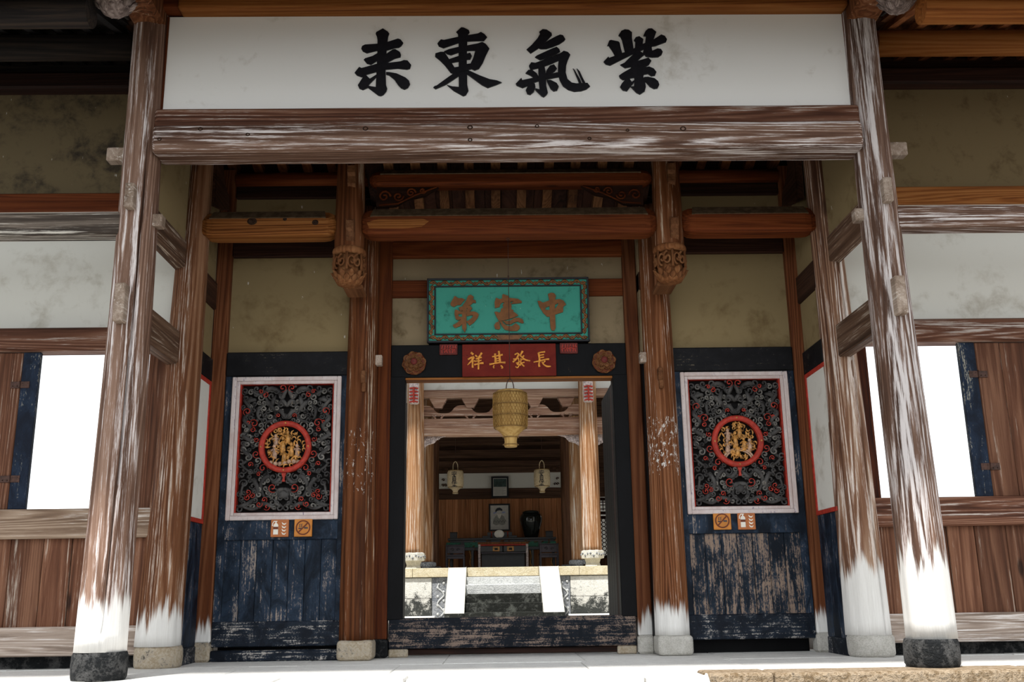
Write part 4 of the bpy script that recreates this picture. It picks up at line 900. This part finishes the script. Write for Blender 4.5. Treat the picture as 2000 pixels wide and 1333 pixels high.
th = thing('threshold', 'tall worn black threshold board across the doorway', 'threshold', (0, 2.15, 0))
B('board', -1.15, 1.15, 2.09, 2.20, .075, .348, M['thresh'], th, .008)
B('foot_rail', -1.0, .98, 2.13, 2.24, .02, .072, M['dark_x'], th, .006)
for sx in (-1, 1): B('block', sx*1.06-.09, sx*1.06+.09, 2.10, 2.22, .0, .074, M['stone_brown'], th, .01)

# hanging woven lantern
lx, ly = -.006, 1.25
ln = thing('bamboo_lantern', 'large woven bamboo lantern hanging in the doorway', 'lantern', (lx, ly, 1.81))
LP = [(.062, 1.815), (.066, 1.83), (.062, 1.86), (.066, 1.90), (.10, 1.945), (.142, 1.98), (.150, 2.01), (.154, 2.15), (.152, 2.27), (.145, 2.305), (.120, 2.322), (.05, 2.33)]
obj('inner_paper', MB().lathe([(r-.008, z) for r, z in LP], lx, ly, 28), M['bamboo'], ln)
def lr(z):
    for (ra, za), (rb, zb) in zip(LP, LP[1:]):
        if za <= z <= zb: return ra+(rb-ra)*(z-za)/(zb-za)
    return .15
m = MB(); NW = 34
for s_ in (-1, 1):
    for k in range(NW):
        a0 = 2*PI*k/NW; m.tube([(lx+(lr(z)+.002*s_)*math.cos(a0+s_*(z-1.98)*3.4), ly+(lr(z)+.002*s_)*math.sin(a0+s_*(z-1.98)*3.4), z) for z in [1.985+.305*i/12 for i in range(13)]], .0028, 4)
obj('weave', m, M['bamboo'], ln)
m = MB()
for z in (1.985, 2.09, 2.19, 2.295, 1.835, 1.90):
    m.tube([(lx+(lr(z)+.004)*math.cos(2*PI*i/32), ly+(lr(z)+.004)*math.sin(2*PI*i/32), z) for i in range(33)], .004, 5)
obj('hoops', m, M['bamboo_d'], ln)
obj('handle', MB().tube(cr([(lx-.035, ly, 2.325), (lx-.030, ly, 2.38), (lx-.012, ly, 2.425), (lx+.012, ly, 2.425), (lx+.030, ly, 2.38), (lx+.035, ly, 2.325)], 5), .0045, 6), M['iron'], ln)
m = MB().tube([(lx, ly, 2.42), (lx+.001, ly, 3.1), (lx, ly, 3.40)], .0035, 5); m.tube([(lx, ly, 3.40), (lx+.001, ly, 3.765)], .0030, 5); m.ball((lx, ly, 3.40), .009, 6, 4)
m.tube([(lx+.014*math.cos(2*PI*i/12), ly, 3.762+.012*math.sin(2*PI*i/12)) for i in range(13)], .003, 5)
obj('cord', m, M['iron'], ln)

# ================================================================= COURTYARD AND HALL BEHIND
HX = -.045
cf = B('floor_courtyard', -3.2, 3.2, 2.45, 8.2, -.1, .19, M['paving'], None, 0, label='sunlit stone floor of the inner courtyard', cat='floor', kind='structure')
for sx, side in ((-1, 'left'), (1, 'right')):
    q = sorted((sx*3.08, sx*3.2)); B('wall_court_' + side, q[0], q[1], 2.3, 8.2, 0, 3.6, M['plaster_wing'], None, 0, label=f'plaster wall on the {side} side of the inner courtyard', cat='wall', kind='structure')
hp = thing('hall_platform', 'stone platform of the inner hall with yellowish coping and stained panels', 'platform', (HX, 8.5, .19), kind='structure')
B('core', -4.6, 4.6, 8.16, 14.4, .0, .938, M['court_stone'], hp, 0)
cx_ = [-4.6, -3.4, -2.3, -1.42, -.875, -.59, .50, .80, 1.12, 2.1, 3.3, 4.6]
for a, b in zip(cx_, cx_[1:]): B('coping_stone', a+.002, b-.002, 8.06, 8.6, .815, .95, M['court_yellow'], hp, .006)
for a, b in ((-2.35, -1.13), (.98, 2.4)):
    for z0, z1 in ((.25, .50), (.504, .805)): B('panel_stone', a, b, 8.10, 8.2, z0, z1, M['court_stone'], hp, .006)
    B('footing_stone', a-.05, b+.05, 8.0, 8.2, .185, .246, M['paving'], hp, .006)
for a, b in ((-1.125, -.86), (.795, .975)):
    pa = B('carved_pilaster', a, b, 8.11, 8.2, .19, .81, M['stone_carved'], hp, .006)
    m = MB(); cxp = (a+b)/2
    m.tube(cr([(cxp+.05*math.sin(i*1.5), 8.105, .24+.06*i) for i in range(9)], 4), .012, 5)
    for i in range(8): m.ball((cxp+(.045 if i % 2 else -.045), 8.105, .27+.065*i), .022, 6, 4, (1, .5, 1))
    obj('vine', m, M['step_grey'], pa)
hs = thing('stone_stair', 'short stone stair with white sloping side slabs leading up to the inner hall', 'steps', (HX, 7.5, .19), kind='structure')
for k, (yf, zt, mt) in enumerate(((7.85, .805, 'step_grey'), (7.60, .692, 'step_grey'), (7.35, .560, 'step_dark'), (7.10, .433, 'step_dark'), (6.85, .306, 'step_dark'))):
    B('step', -.60, .505, yf, yf+.30, max(.185, zt-.14), zt, M[mt], hs, .006)
for x0, x1 in ((-.875, -.60), (.505, .80)):
    obj('cheek_slab', MB().prism_x([(6.86, .30), (8.06, .955), (8.06, .80), (6.95, .18), (6.86, .18)], x0, x1), M['stone_base'], hs, .006)
    B('cheek_foot', x0, x1, 6.84, 7.0, .185, .298, M['step_dark'], hs, .006)
# hall frame
def hall_column(cx, cy, r, z0, z1, label, mat, base, br, bh, bz):
    t = thing('hall_column', label, 'column', (cx, cy, bz), 'hall columns')
    obj('shaft', column_shaft(cx, cx, cy, z0, z1, r, r*.93, 32, int(abs(cx*100)), (), .004), mat, t)
    b = obj('carved_base', MB().lathe([(br*.72, bz), (br*.60, bz+bh*.22), (br*.70, bz+bh*.45), (br, bz+bh*.50), (br*1.03, bz+bh*.70), (br, bz+bh*.95), (br*.8, bz+bh)], cx, cy, 8, PI/8, False), base, t)
    m = MB()
    for k in range(8):
        a = 2*PI*k/8+PI/8+PI/8
        for u in (-.05, 0, .05):
            m.ball((cx+br*.95*math.cos(a)-u*math.sin(a), cy+br*.95*math.sin(a)+u*math.cos(a), bz+bh*.72+.02*math.sin(u*60+k)), .017, 5, 4)
    obj('base_carving', m, M['stone_carved'], b)
    return t
lc = hall_column(-1.435, 8.4, .150, 1.19, 4.4, 'orange brown hall column on pale carved base, left of the inner stair', M['hall_col'], M['stone_base'], .185, .25, .948)
rc = hall_column(1.36, 8.4, .150, 1.19, 4.4, 'orange brown hall column on pale carved base, right of the inner stair', M['hall_col'], M['stone_base'], .185, .25, .948)
for t, cx in ((lc, -1.435), (rc, 1.36)):
    cb = B('carved_bracket', cx-.075, cx+.075, 8.16, 8.30, 3.52, 4.0, M['carve_white'], t, .02)
    m = MB()
    for k in range(5): m.stroke([(cx-.07, 3.54+.055*k), (cx, 3.555+.055*k), (cx+.07, 3.54+.055*k)], .022, 8.145, 8.165)
    m.stroke([(cx, 3.53), (cx, 3.78)], .025, 8.14, 8.16)
    obj('red_carving', m, M['red'], cb)
hall_column(-1.30, 9.6, .105, 1.08, 4.4, 'thinner inner column just behind the left hall column', M['hall_col'], M['stone_carved'], .14, .14, .948)
hall_column(1.22, 9.6, .100, 1.08, 4.4, 'thinner inner column just behind the right hall column', M['hall_col'], M['stone_carved'], .14, .14, .948)
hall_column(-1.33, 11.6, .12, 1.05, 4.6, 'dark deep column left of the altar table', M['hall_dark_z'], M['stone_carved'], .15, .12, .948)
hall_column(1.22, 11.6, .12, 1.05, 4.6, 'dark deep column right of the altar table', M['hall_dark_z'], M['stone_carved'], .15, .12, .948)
def hb(z0, z1, y0, y1, mat, label, x0=-4.4, x1=4.4): return long_beam('hall_beam', x0, x1, y0, y1, z0, z1, mat, .02, label=label, cat='beam')
hb(3.035, 3.315, 8.42, 8.62, M['hall_beam'], 'lowest brown hall beam behind the hanging bamboo lantern')
hb(3.655, 3.790, 8.42, 8.60, M['hall_beam'], 'upper hall beam below the white plaster strip')
mo = thing('hall_beam', 'wavy carved beam between the two straight hall beams', 'beam', (HX, 8.5, 3.32))
top = []; N = 60
for i in range(N+1):
    x = -1.32+2.6*i/N; top.append((x, 3.47+.065*math.tanh(2.2*math.sin((x+.2)*2*PI/.62))))
obj('board', MB().prism_y([(-1.32, 3.36)]+[(x, z) for x, z in top]+[(1.28, 3.36)], 8.46, 8.54), M['hall_beam'], mo)
for k in range(5):
    x = -1.06+.52*k
    obj('bracket_block', MB().prism_y([(x-.05, 3.50), (x+.05, 3.50), (x+.13, 3.645), (x-.13, 3.645)][::-1], 8.44, 8.56), M['hall_beam'], mo, .01)
    m = MB()
    for s_ in (-1, 1): m.tube([(x+s_*(.03+.05*t/8+.02*math.sin(t)), 8.45, 3.36-.02+.03*math.cos(t*.8)) for t in range(9)], .014, 5)
    obj('scroll', m, M['hall_beam'], mo)
B('wall_hall', -4.4, 4.4, 8.48, 8.54, 3.79, 5.15, M['plaster_wing'], None, 0, label='white plaster strip above the hall beams', cat='wall', kind='structure')
for x0, d in ((-1.285, 1), (1.21, -1), (1.52, 1), (-1.6, -1)):
    t = thing('corner_bracket', {(-1.285): 'white carved corner bracket under the hall beam beside the left hall column', 1.21: 'white carved corner bracket under the hall beam inside the right hall column', 1.52: 'white carved corner bracket outside the right hall column', -1.6: 'white carved corner bracket outside the left hall column'}[x0], 'bracket', (x0, 8.5, 2.85), 'hall corner brackets')
    pts = [(x0, 2.86), (x0+d*.06, 2.90), (x0+d*.16, 2.93), (x0+d*.22, 3.0), (x0+d*.34, 3.034), (x0, 3.034)]
    obj('board', MB().prism_y(pts if d > 0 else pts[::-1], 8.485, 8.525), M['carve_white'], t)
    m = MB(); q = random.Random(int(x0*100))
    for k in range(12):
        u = q.uniform(.02, .24); v = 3.02-q.uniform(0, 1)*(.15-.5*u if u < .25 else .02)
        m.tube([(x0+d*(u+.024*(1-t/8)*math.cos(t*.8)), 8.48, v+.024*(1-t/8)*math.sin(t*.8)) for t in range(8)], .009, 5)
    obj('scrolls', m, M['carve_white'], t)
# hall shell
B('ceiling_hall', -4.7, 4.7, 8.5, 14.4, 5.15, 5.25, M['hall_dark'], None, 0, label='dark board ceiling of the inner hall', cat='ceiling', kind='structure')
obj('ceiling', MB().prism_x([(7.3, 5.0), (9.5, 5.7), (14.6, 5.7), (14.6, 5.8), (9.5, 5.82), (7.3, 5.12)], -4.9, 4.9), M['roofboard'], None, label='eave and roof of the inner hall', cat='roof', kind='structure')
for sx, side in ((-1, 'left'), (1, 'right')):
    q = sorted((sx*4.45, sx*4.6)); B('wall_hall_' + side, q[0], q[1], 8.3, 14.3, .9, 5.15, M['plaster_in'], None, 0, label=f'{side} side wall of the inner hall', cat='wall', kind='structure')
def sX(x, Y): return -.145+(x+.145)*(Y+7.564)/20.564
def sZ(z, Y): return .557+(z-.557)*(Y+7.564)/20.564
for i, (z0, z1, yy) in enumerate(((3.25, 3.42, 12.8), (3.08, 3.2, 12.86), (3.48, 3.75, 12.6))):
    B('hall_beam', -1.42, 1.36, yy, yy+.12, z0, z1, M['hall_dark'], None, .01, label=['dark beam above the plaster strip at the back of the hall', 'thin dark rail just above the back plaster strip', 'topmost dark beam at the back of the hall'][i], cat='beam')
bw = thing('wall_back', 'back wall of the hall with upright boards and a plaster strip', 'wall', (HX, 13.05, .95), kind='structure')
x = -1.40; k = 0
while x < 1.30:
    wd = [.13, .11, .14, .12][k % 4]; B('board', x, x+wd-.003, 13.0+.004*(k % 2), 13.05, .95, 2.45, M['hall_board'], bw, .003); x += wd; k += 1
B('backing', -1.45, 1.36, 13.06, 13.1, .9, 5.15, M['hall_dark_z'], bw, 0)
B('rail', -1.42, 1.33, 12.96, 13.06, 2.433, 2.645, M['hall_dark'], bw, .008)
B('plaster_panel', -1.42, 1.33, 13.0, 13.05, 2.645, 2.96, M['plaster_wing'], bw, 0)
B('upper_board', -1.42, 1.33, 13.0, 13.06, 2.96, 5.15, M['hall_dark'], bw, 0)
for sx in (-1, 1):
    m = MB(); q = random.Random(5); xe = HX+sx*1.17
    for k in range(20):
        u, v = q.uniform(0, .26), q.uniform(2.62, 3.06); r = .03
        if u > .12 and v < 2.95: continue
        m.tube([(xe-sx*(u-r*(1-t/9)*math.cos(t*.8)), 12.95, v+r*(1-t/9)*math.sin(t*.8)) for t in range(9)], .011, 5)
    obj('openwork_corner', m, M['hall_dark'], bw)
for sx, side in ((-1, 'left'), (1, 'right')):                       # side bays of the back wall
    xa, xb = sorted((sx*1.42+HX, sx*4.45))
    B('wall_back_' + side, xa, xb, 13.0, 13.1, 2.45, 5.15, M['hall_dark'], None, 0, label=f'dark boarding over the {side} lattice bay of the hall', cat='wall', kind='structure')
    lt = thing('window_' + ('1' if sx < 0 else '2'), f'lattice screen in the {side} bay of the hall', 'window', (sx*2.2, 13, .95), kind='structure')
    m0 = 1.5
    for k in range(8):
        x = sx*(m0+.36*k); B('stile', x-.03, x+.03, 12.97, 13.03, .95, 2.45, M['dark_z'], lt, .004)
    for z in (.98, 1.25, 2.03, 2.12, 2.40): B('rail', xa, xb, 12.97, 13.03, z-.03, z+.03, M['dark_x'], lt, .004)
    B('panel', xa, xb, 12.98, 13.02, .95, 1.25, M['hall_dark_z'], lt, 0)
    src = None
    for i in range(19):
        for j in range(9):
            x = sx*(m0+.09+.09*i); z = 1.33+.08*j
            m = MB(); N = 10
            m.rings([[(x+r*math.cos(2*PI*a/N), y, z+r*math.sin(2*PI*a/N)) for r, y in ((.032, 13.01), (.032, 12.99), (.048, 12.99), (.048, 13.01))] for a in range(N+1)], False, False)
            if src is None: src = obj('lattice_ring', m, M['dark_z'], lt); s0 = (x, z)
            else: inst(src, x-s0[0], 0, z-s0[1])
    for k in range(8):
        x = sx*(m0+.36*k)
        for dz in (2.20, 2.28, 2.34): B('lattice_bar', min(x, x+sx*.36), max(x, x+sx*.36), 12.99, 13.01, dz-.009, dz+.009, M['dark_x'], lt, 0)
        for dx in (.09, .18, .27): B('lattice_bar', x+sx*dx-.009, x+sx*dx+.009, 12.99, 13.01, 2.12+.05*(dx == .18), 2.40, M['dark_z'], lt, 0)

B('wall_rear', -8, 8, 15.6, 15.75, 0, 3.2, M['stone_base'], None, 0, label='pale wall outside behind the hall lattice', cat='wall', kind='structure')  # added so the lattice openings look onto something dimmer than sky
# hall furnishings
def hall_lantern(cx, label):
    Y = 11.2; cx = sX(cx, Y); zb = sZ(2.545, Y); s_ = (Y+7.564)/20.564
    t = thing('hall_lantern', label, 'lantern', (cx, Y, zb), 'cloth lanterns in the hall')
    P = [(.055, 0), (.058, .02), (.05, .05), (.07, .085), (.145, .13), (.165, .16), (.168, .30), (.165, .44), (.14, .475), (.05, .485)]
    obj('body', MB().lathe([(r*s_, zb+z*s_) for r, z in P], cx, Y, 24), M['lantern_cloth'], t)
    m = MB()
    for z in (.02, .13, .47): m.tube([(cx+(.06 if z < .1 else .150)*s_*math.cos(2*PI*i/20), Y+(.06 if z < .1 else .150)*s_*math.sin(2*PI*i/20), zb+z*s_) for i in range(21)], .006, 5)
    obj('hoops', m, M['bamboo'], t)
    obj('handle', MB().tube(cr([(cx-.045, Y, zb+.47*s_), (cx-.04, Y, zb+.60*s_), (cx, Y, zb+.66*s_), (cx+.04, Y, zb+.60*s_), (cx+.045, Y, zb+.47*s_)], 4), .008, 6), M['lantern_cloth'], t)
    obj('cord', MB().tube([(cx, Y, zb+.65*s_), (cx, Y, 5.15)], .004, 5), M['iron'], t)
    # characters written down its face: an, zhen, bao
    yf = Y-.168*s_-.004; m = MB(); xo = cx-.015; a = .055
    def st(cz, L):
        for pts in L: m.stroke([(xo+a*u, cz+a*v) for u, v in pts], .0095, yf, yf+.012)
    st(zb+.385*s_, [[(0, 1), (0, .75)], [(-.8, .4), (-.8, .65), (.8, .65), (.8, .4)], [(-.1, .5), (-.4, -.2), (.5, -.9)], [(.4, .3), (.1, -.4), (-.6, -.9)], [(-.9, .0), (.9, .05)]])
    st(zb+.285*s_, [[(0, 1), (0, .6)], [(0, .8), (.5, .8)], [(-.5, .6), (-.5, -.5)], [(-.5, .6), (.5, .6), (.5, -.5)], [(-.5, .2), (.5, .2)], [(-.5, -.15), (.5, -.15)], [(-.5, -.5), (.5, -.5)], [(-.2, -.5), (-.6, -.95)], [(.2, -.5), (.6, -.95)]])
    st(zb+.185*s_, [[(-.5, 1), (-.8, .3)], [(-.65, .7), (-.65, 0)], [(-.1, .9), (.6, .9), (.6, .5), (-.1, .5), (-.1, .9)], [(-.3, .25), (.9, .25)], [(.25, .5), (.25, -.1)], [(-.6, -.45), (.6, -.45)], [(0, -.15), (0, -.9)], [(-.9, -.9), (.9, -.9)]])
    obj('characters', m, M['printdark'], t)
hall_lantern(-.965, 'cream cloth lantern with small characters, left of the framed notice')
hall_lantern(.81, 'cream cloth lantern with small characters, right of the framed notice')
def pframe(x0, x1, z0, z1, y, b, par, mat):
    for a in ((x0-b, x1+b, z1, z1+b), (x0-b, x1+b, z0-b, z0), (x0-b, x0, z0, z1), (x1, x1+b, z0, z1)): B('frame', a[0], a[1], y-.02, y+.02, a[2], a[3], mat, par, .003)
Y = 12.94
t = thing('framed_notice', 'black framed notice with a dark photograph and grey text on the plaster strip', 'picture', (-.05, Y, 2.44))
pframe(-.195, .087, 2.485, 2.845, Y, .035, t, M['ink'])
B('sheet', -.195, .087, Y, Y+.01, 2.485, 2.845, M['paper'], t, 0); B('photograph', -.185, .077, Y-.004, Y, 2.67, 2.835, M['photo_green'], t, 0)
m = MB()
for k in range(9): m.box(-.17, .06-.02*(k % 3), Y-.003, Y, 2.645-.017*k, 2.650-.017*k)
obj('text_lines', m, M['printgrey'], t)
Y = 12.978
t = thing('portrait', 'framed ink portrait of a bearded man in a black hat above the altar', 'picture', (-.07, Y, 1.8))
pframe(-.255, .112, 1.815, 2.300, Y, .03, t, M['ink'])
B('sheet', -.255, .112, Y, Y+.01, 1.815, 2.300, M['paper'], t, 0)
cx = -.075
obj('robe', MB().prism_y([(cx-.13, 1.93), (cx-.12, 2.02), (cx-.07, 2.09), (cx-.03, 2.11), (cx+.04, 2.11), (cx+.09, 2.08), (cx+.13, 2.0), (cx+.12, 1.92), (cx+.06, 1.90), (cx, 1.92), (cx-.07, 1.90)][::-1], Y-.004, Y), M['printgrey'], t)
obj('face', MB().prism_y([(cx+.055*math.cos(2*PI*i/18), 2.15+.065*math.sin(2*PI*i/18)) for i in range(18)], Y-.006, Y-.002), M['paper'], t)
obj('beard', MB().prism_y([(cx-.045, 2.13), (cx, 2.115), (cx+.045, 2.13), (cx+.03, 2.07), (cx+.005, 2.03), (cx-.025, 2.06)][::-1], Y-.008, Y-.004), M['white'], t)
obj('hat', MB().prism_y([(cx-.075, 2.155), (cx-.08, 2.20), (cx-.045, 2.245), (cx+.01, 2.255), (cx+.06, 2.225), (cx+.065, 2.185), (cx, 2.20), (cx-.05, 2.185)][::-1], Y-.009, Y-.005), M['printdark'], t)
m = MB().stroke([(cx-.12, 2.14), (cx-.06, 2.165), (cx+.02, 2.15), (cx+.12, 2.16)], .03, Y-.0045, Y-.001); obj('blue_wash', m, M['printblue'], t)
m = MB()
for k in range(5): m.stroke([(cx-.12+.055*k, 1.95+.01*(k % 2)), (cx-.09+.055*k, 2.0), (cx-.07+.055*k, 1.96)], .008, Y-.0055, Y-.002)
obj('robe_lines', m, M['printdark'], t)

Y = 12.5
def zz(z): return sZ(z, Y)
def xx(x): return sX(x, Y)
al = thing('altar_table', 'long black altar table with green and gilt carved apron against the back wall', 'table', (HX, Y, .95))
B('top', xx(-1.11), xx(1.06), Y-.22, Y+.22, zz(1.60), zz(1.645), M['altar'], al, .006)
B('apron', xx(-1.06), xx(1.02), Y-.20, Y-.16, zz(1.40), zz(1.60), M['altar'], al, .004)
for k in range(4):
    xk = (-.93, -.58, .58, .93)[k]+HX
    B('green_inset', xk-.14, xk+.14, Y-.212, Y-.20, zz(1.46), zz(1.56), M['altar_green'], al, .003)
m = MB(); q = random.Random(2)
for k in range(46):
    u, v = q.uniform(-1.05, 1.0), q.uniform(1.42, 1.59); m.tube([(xx(u)+.022*(1-t/8)*math.cos(t*.9), Y-.215, zz(v)+.022*(1-t/8)*math.sin(t*.9)) for t in range(8)], .006, 4)
obj('gilt_carving', m, M['bronze'], al)
for x in (-1.04, -.62, .58, 1.0):
    for yy in (-.17, .17): B('leg', xx(x)-.025, xx(x)+.025, Y+yy-.02, Y+yy+.02, .95, zz(1.60), M['altar'], al, .004)
    m = MB().tube(cr([(xx(x)-.06, Y-.19, zz(1.40)), (xx(x)-.03, Y-.2, zz(1.28)), (xx(x)-.05, Y-.2, zz(1.15)), (xx(x), Y-.2, zz(1.05))], 5), .014, 5); obj('leg_scroll', m, M['gold'], al)
Y = 12.0
ot = thing('offering_table', 'black offering table with red edge and two drawers with gilt plates', 'table', (HX, Y, .95))
B('top', xx(-.51), xx(.50), Y-.25, Y+.2, zz(1.515), zz(1.555), M['carve'], ot, .006)
B('edge_band', xx(-.50), xx(.49), Y-.245, Y-.2, zz(1.485), zz(1.515), M['red'], ot, .003)
for a, b in ((-.46, -.02), (.0, .45)):
    d = B('drawer', xx(a), xx(b), Y-.24, Y+.1, zz(1.365), zz(1.48), M['altar'], ot, .004); cc = (xx(a)+xx(b))/2
    cc = xx(-.145) if a < -.1 else xx(.14)
    B('handle_plate', cc-.065, cc+.065, Y-.252, Y-.24, zz(1.375), zz(1.47), M['gold'], d, .004)
    B('pull', cc-.03, cc+.03, Y-.262, Y-.25, zz(1.40), zz(1.44), M['ink'], d, .004)
B('stretcher', xx(-.47), xx(.46), Y-.235, Y-.2, zz(1.335), zz(1.36), M['chair'], ot, .003)
for x in (-.48, .47):
    for yy in (-.23, .17): B('leg', xx(x)-.022, xx(x)+.022, Y+yy-.02, Y+yy+.02, .95, zz(1.515), M['carve_white'] if yy < 0 else M['altar'], ot, .005)
B('back_panel', xx(-.44), xx(.43), Y+.15, Y+.17, .98, zz(1.5), M['altar'], ot, 0)
def hall_chair(cx, label):
    Y = 11.9; cx = sX(cx, Y); t = thing('carved_chair', label, 'chair', (cx, Y, .95), 'carved chairs'); w_ = .185
    B('seat', cx-w_, cx+w_, Y-.05, Y+.32, 1.26, 1.295, M['chair'], t, .006)
    for x in (-1, 1):
        for y in (-.03, .30): B('leg', cx+x*(w_-.02)-.017, cx+x*(w_-.02)+.017, Y+y-.017, Y+y+.017, .95, 1.265, M['chair'], t, .004)
        B('back_post', cx+x*(w_-.02)-.016, cx+x*(w_-.02)+.016, Y-.045, Y-.01, 1.29, 1.46, M['chair'], t, .004)
    B('back_panel', cx-w_+.03, cx+w_-.03, Y-.035, Y-.015, 1.31, 1.45, M['chair'], t, .004)
    B('crest_rail', cx-w_, cx+w_, Y-.05, Y-.005, 1.45, 1.475, M['chair'], t, .006)
    for s_ in (-1, 1): obj('back_carving', MB().tube([(cx+s_*(.05+.035*(1-u/9)*math.cos(u*.8)), Y-.042, 1.38+.035*(1-u/9)*math.sin(u*.8)) for u in range(10)], .008, 5), M['chair'], t)
    B('apron', cx-w_+.03, cx+w_-.03, Y-.04, Y-.02, 1.21, 1.26, M['chair'], t, .004)
hall_chair(-.97, 'dark carved chair left of the offering table'); hall_chair(.92, 'dark carved chair right of the offering table')
Y = 12.5; zt = sZ(1.645, Y)
ux = xx(.57); s_ = .97
ur = thing('black_urn', 'large glossy black urn on the right of the altar table', 'urn', (ux, Y, zt))
obj('body', MB().lathe([(.12, zt), (.14, zt+.03), (.17, zt+.15), (.215, zt+.30), (.225, zt+.38), (.20, zt+.45), (.16, zt+.48)], ux, Y, 28), M['urn'], ur)
obj('lid', MB().lathe([(.17, zt+.48), (.175, zt+.50), (.12, zt+.525), (.03, zt+.535)], ux, Y, 28), M['urn'], ur)
obj('offering_plate', MB().rings([[(xx(-.08)+r*math.cos(2*PI*j/20), Y-.1+y, zt+.075+.8*r*math.sin(2*PI*j/20)) for j in range(20)] for r, y in ((.03, .0), (.095, -.012), (.10, -.004), (.095, .006), (.03, .01))], True, True), M['white'], None, label='white plate standing on the altar table below the portrait', cat='plate')
for x, s2 in ((-.235, 'left'), (.09, 'right')):
    t = thing('candlestick', f'slim red candle {s2} of the white plate', 'candle', (xx(x), Y-.12, zt))
    obj('holder', MB().lathe([(.03, zt), (.03, zt+.008), (.010, zt+.02), (.012, zt+.04)], xx(x), Y-.12, 10), M['bronze'], t)
    obj('candle', MB().lathe([(.009, zt+.04), (.009, zt+.12), (.003, zt+.125)], xx(x), Y-.12, 8), M['red'], t)
for x, s2 in ((-1.0, 'left'), (.93, 'right')):
    t = thing('small_box', f'small dark box on the {s2} end of the altar table', 'box', (xx(x), Y, zt))
    B('body', xx(x)-.07, xx(x)+.07, Y-.07, Y+.07, zt, zt+.11, M['altar'], t, .004); B('lid', xx(x)-.075, xx(x)+.075, Y-.075, Y+.075, zt+.11, zt+.125, M['altar'], t, .004)
st = thing('portrait_stand', 'dark stepped stand under the portrait', 'stand', (xx(-.07), Y+.1, zt))
B('base', xx(-.42), xx(.28), Y+.02, Y+.2, zt, zt+.05, M['altar'], st, .004); B('step', xx(-.32), xx(.18), Y+.05, Y+.2, zt+.05, zt+.12, M['altar'], st, .004)
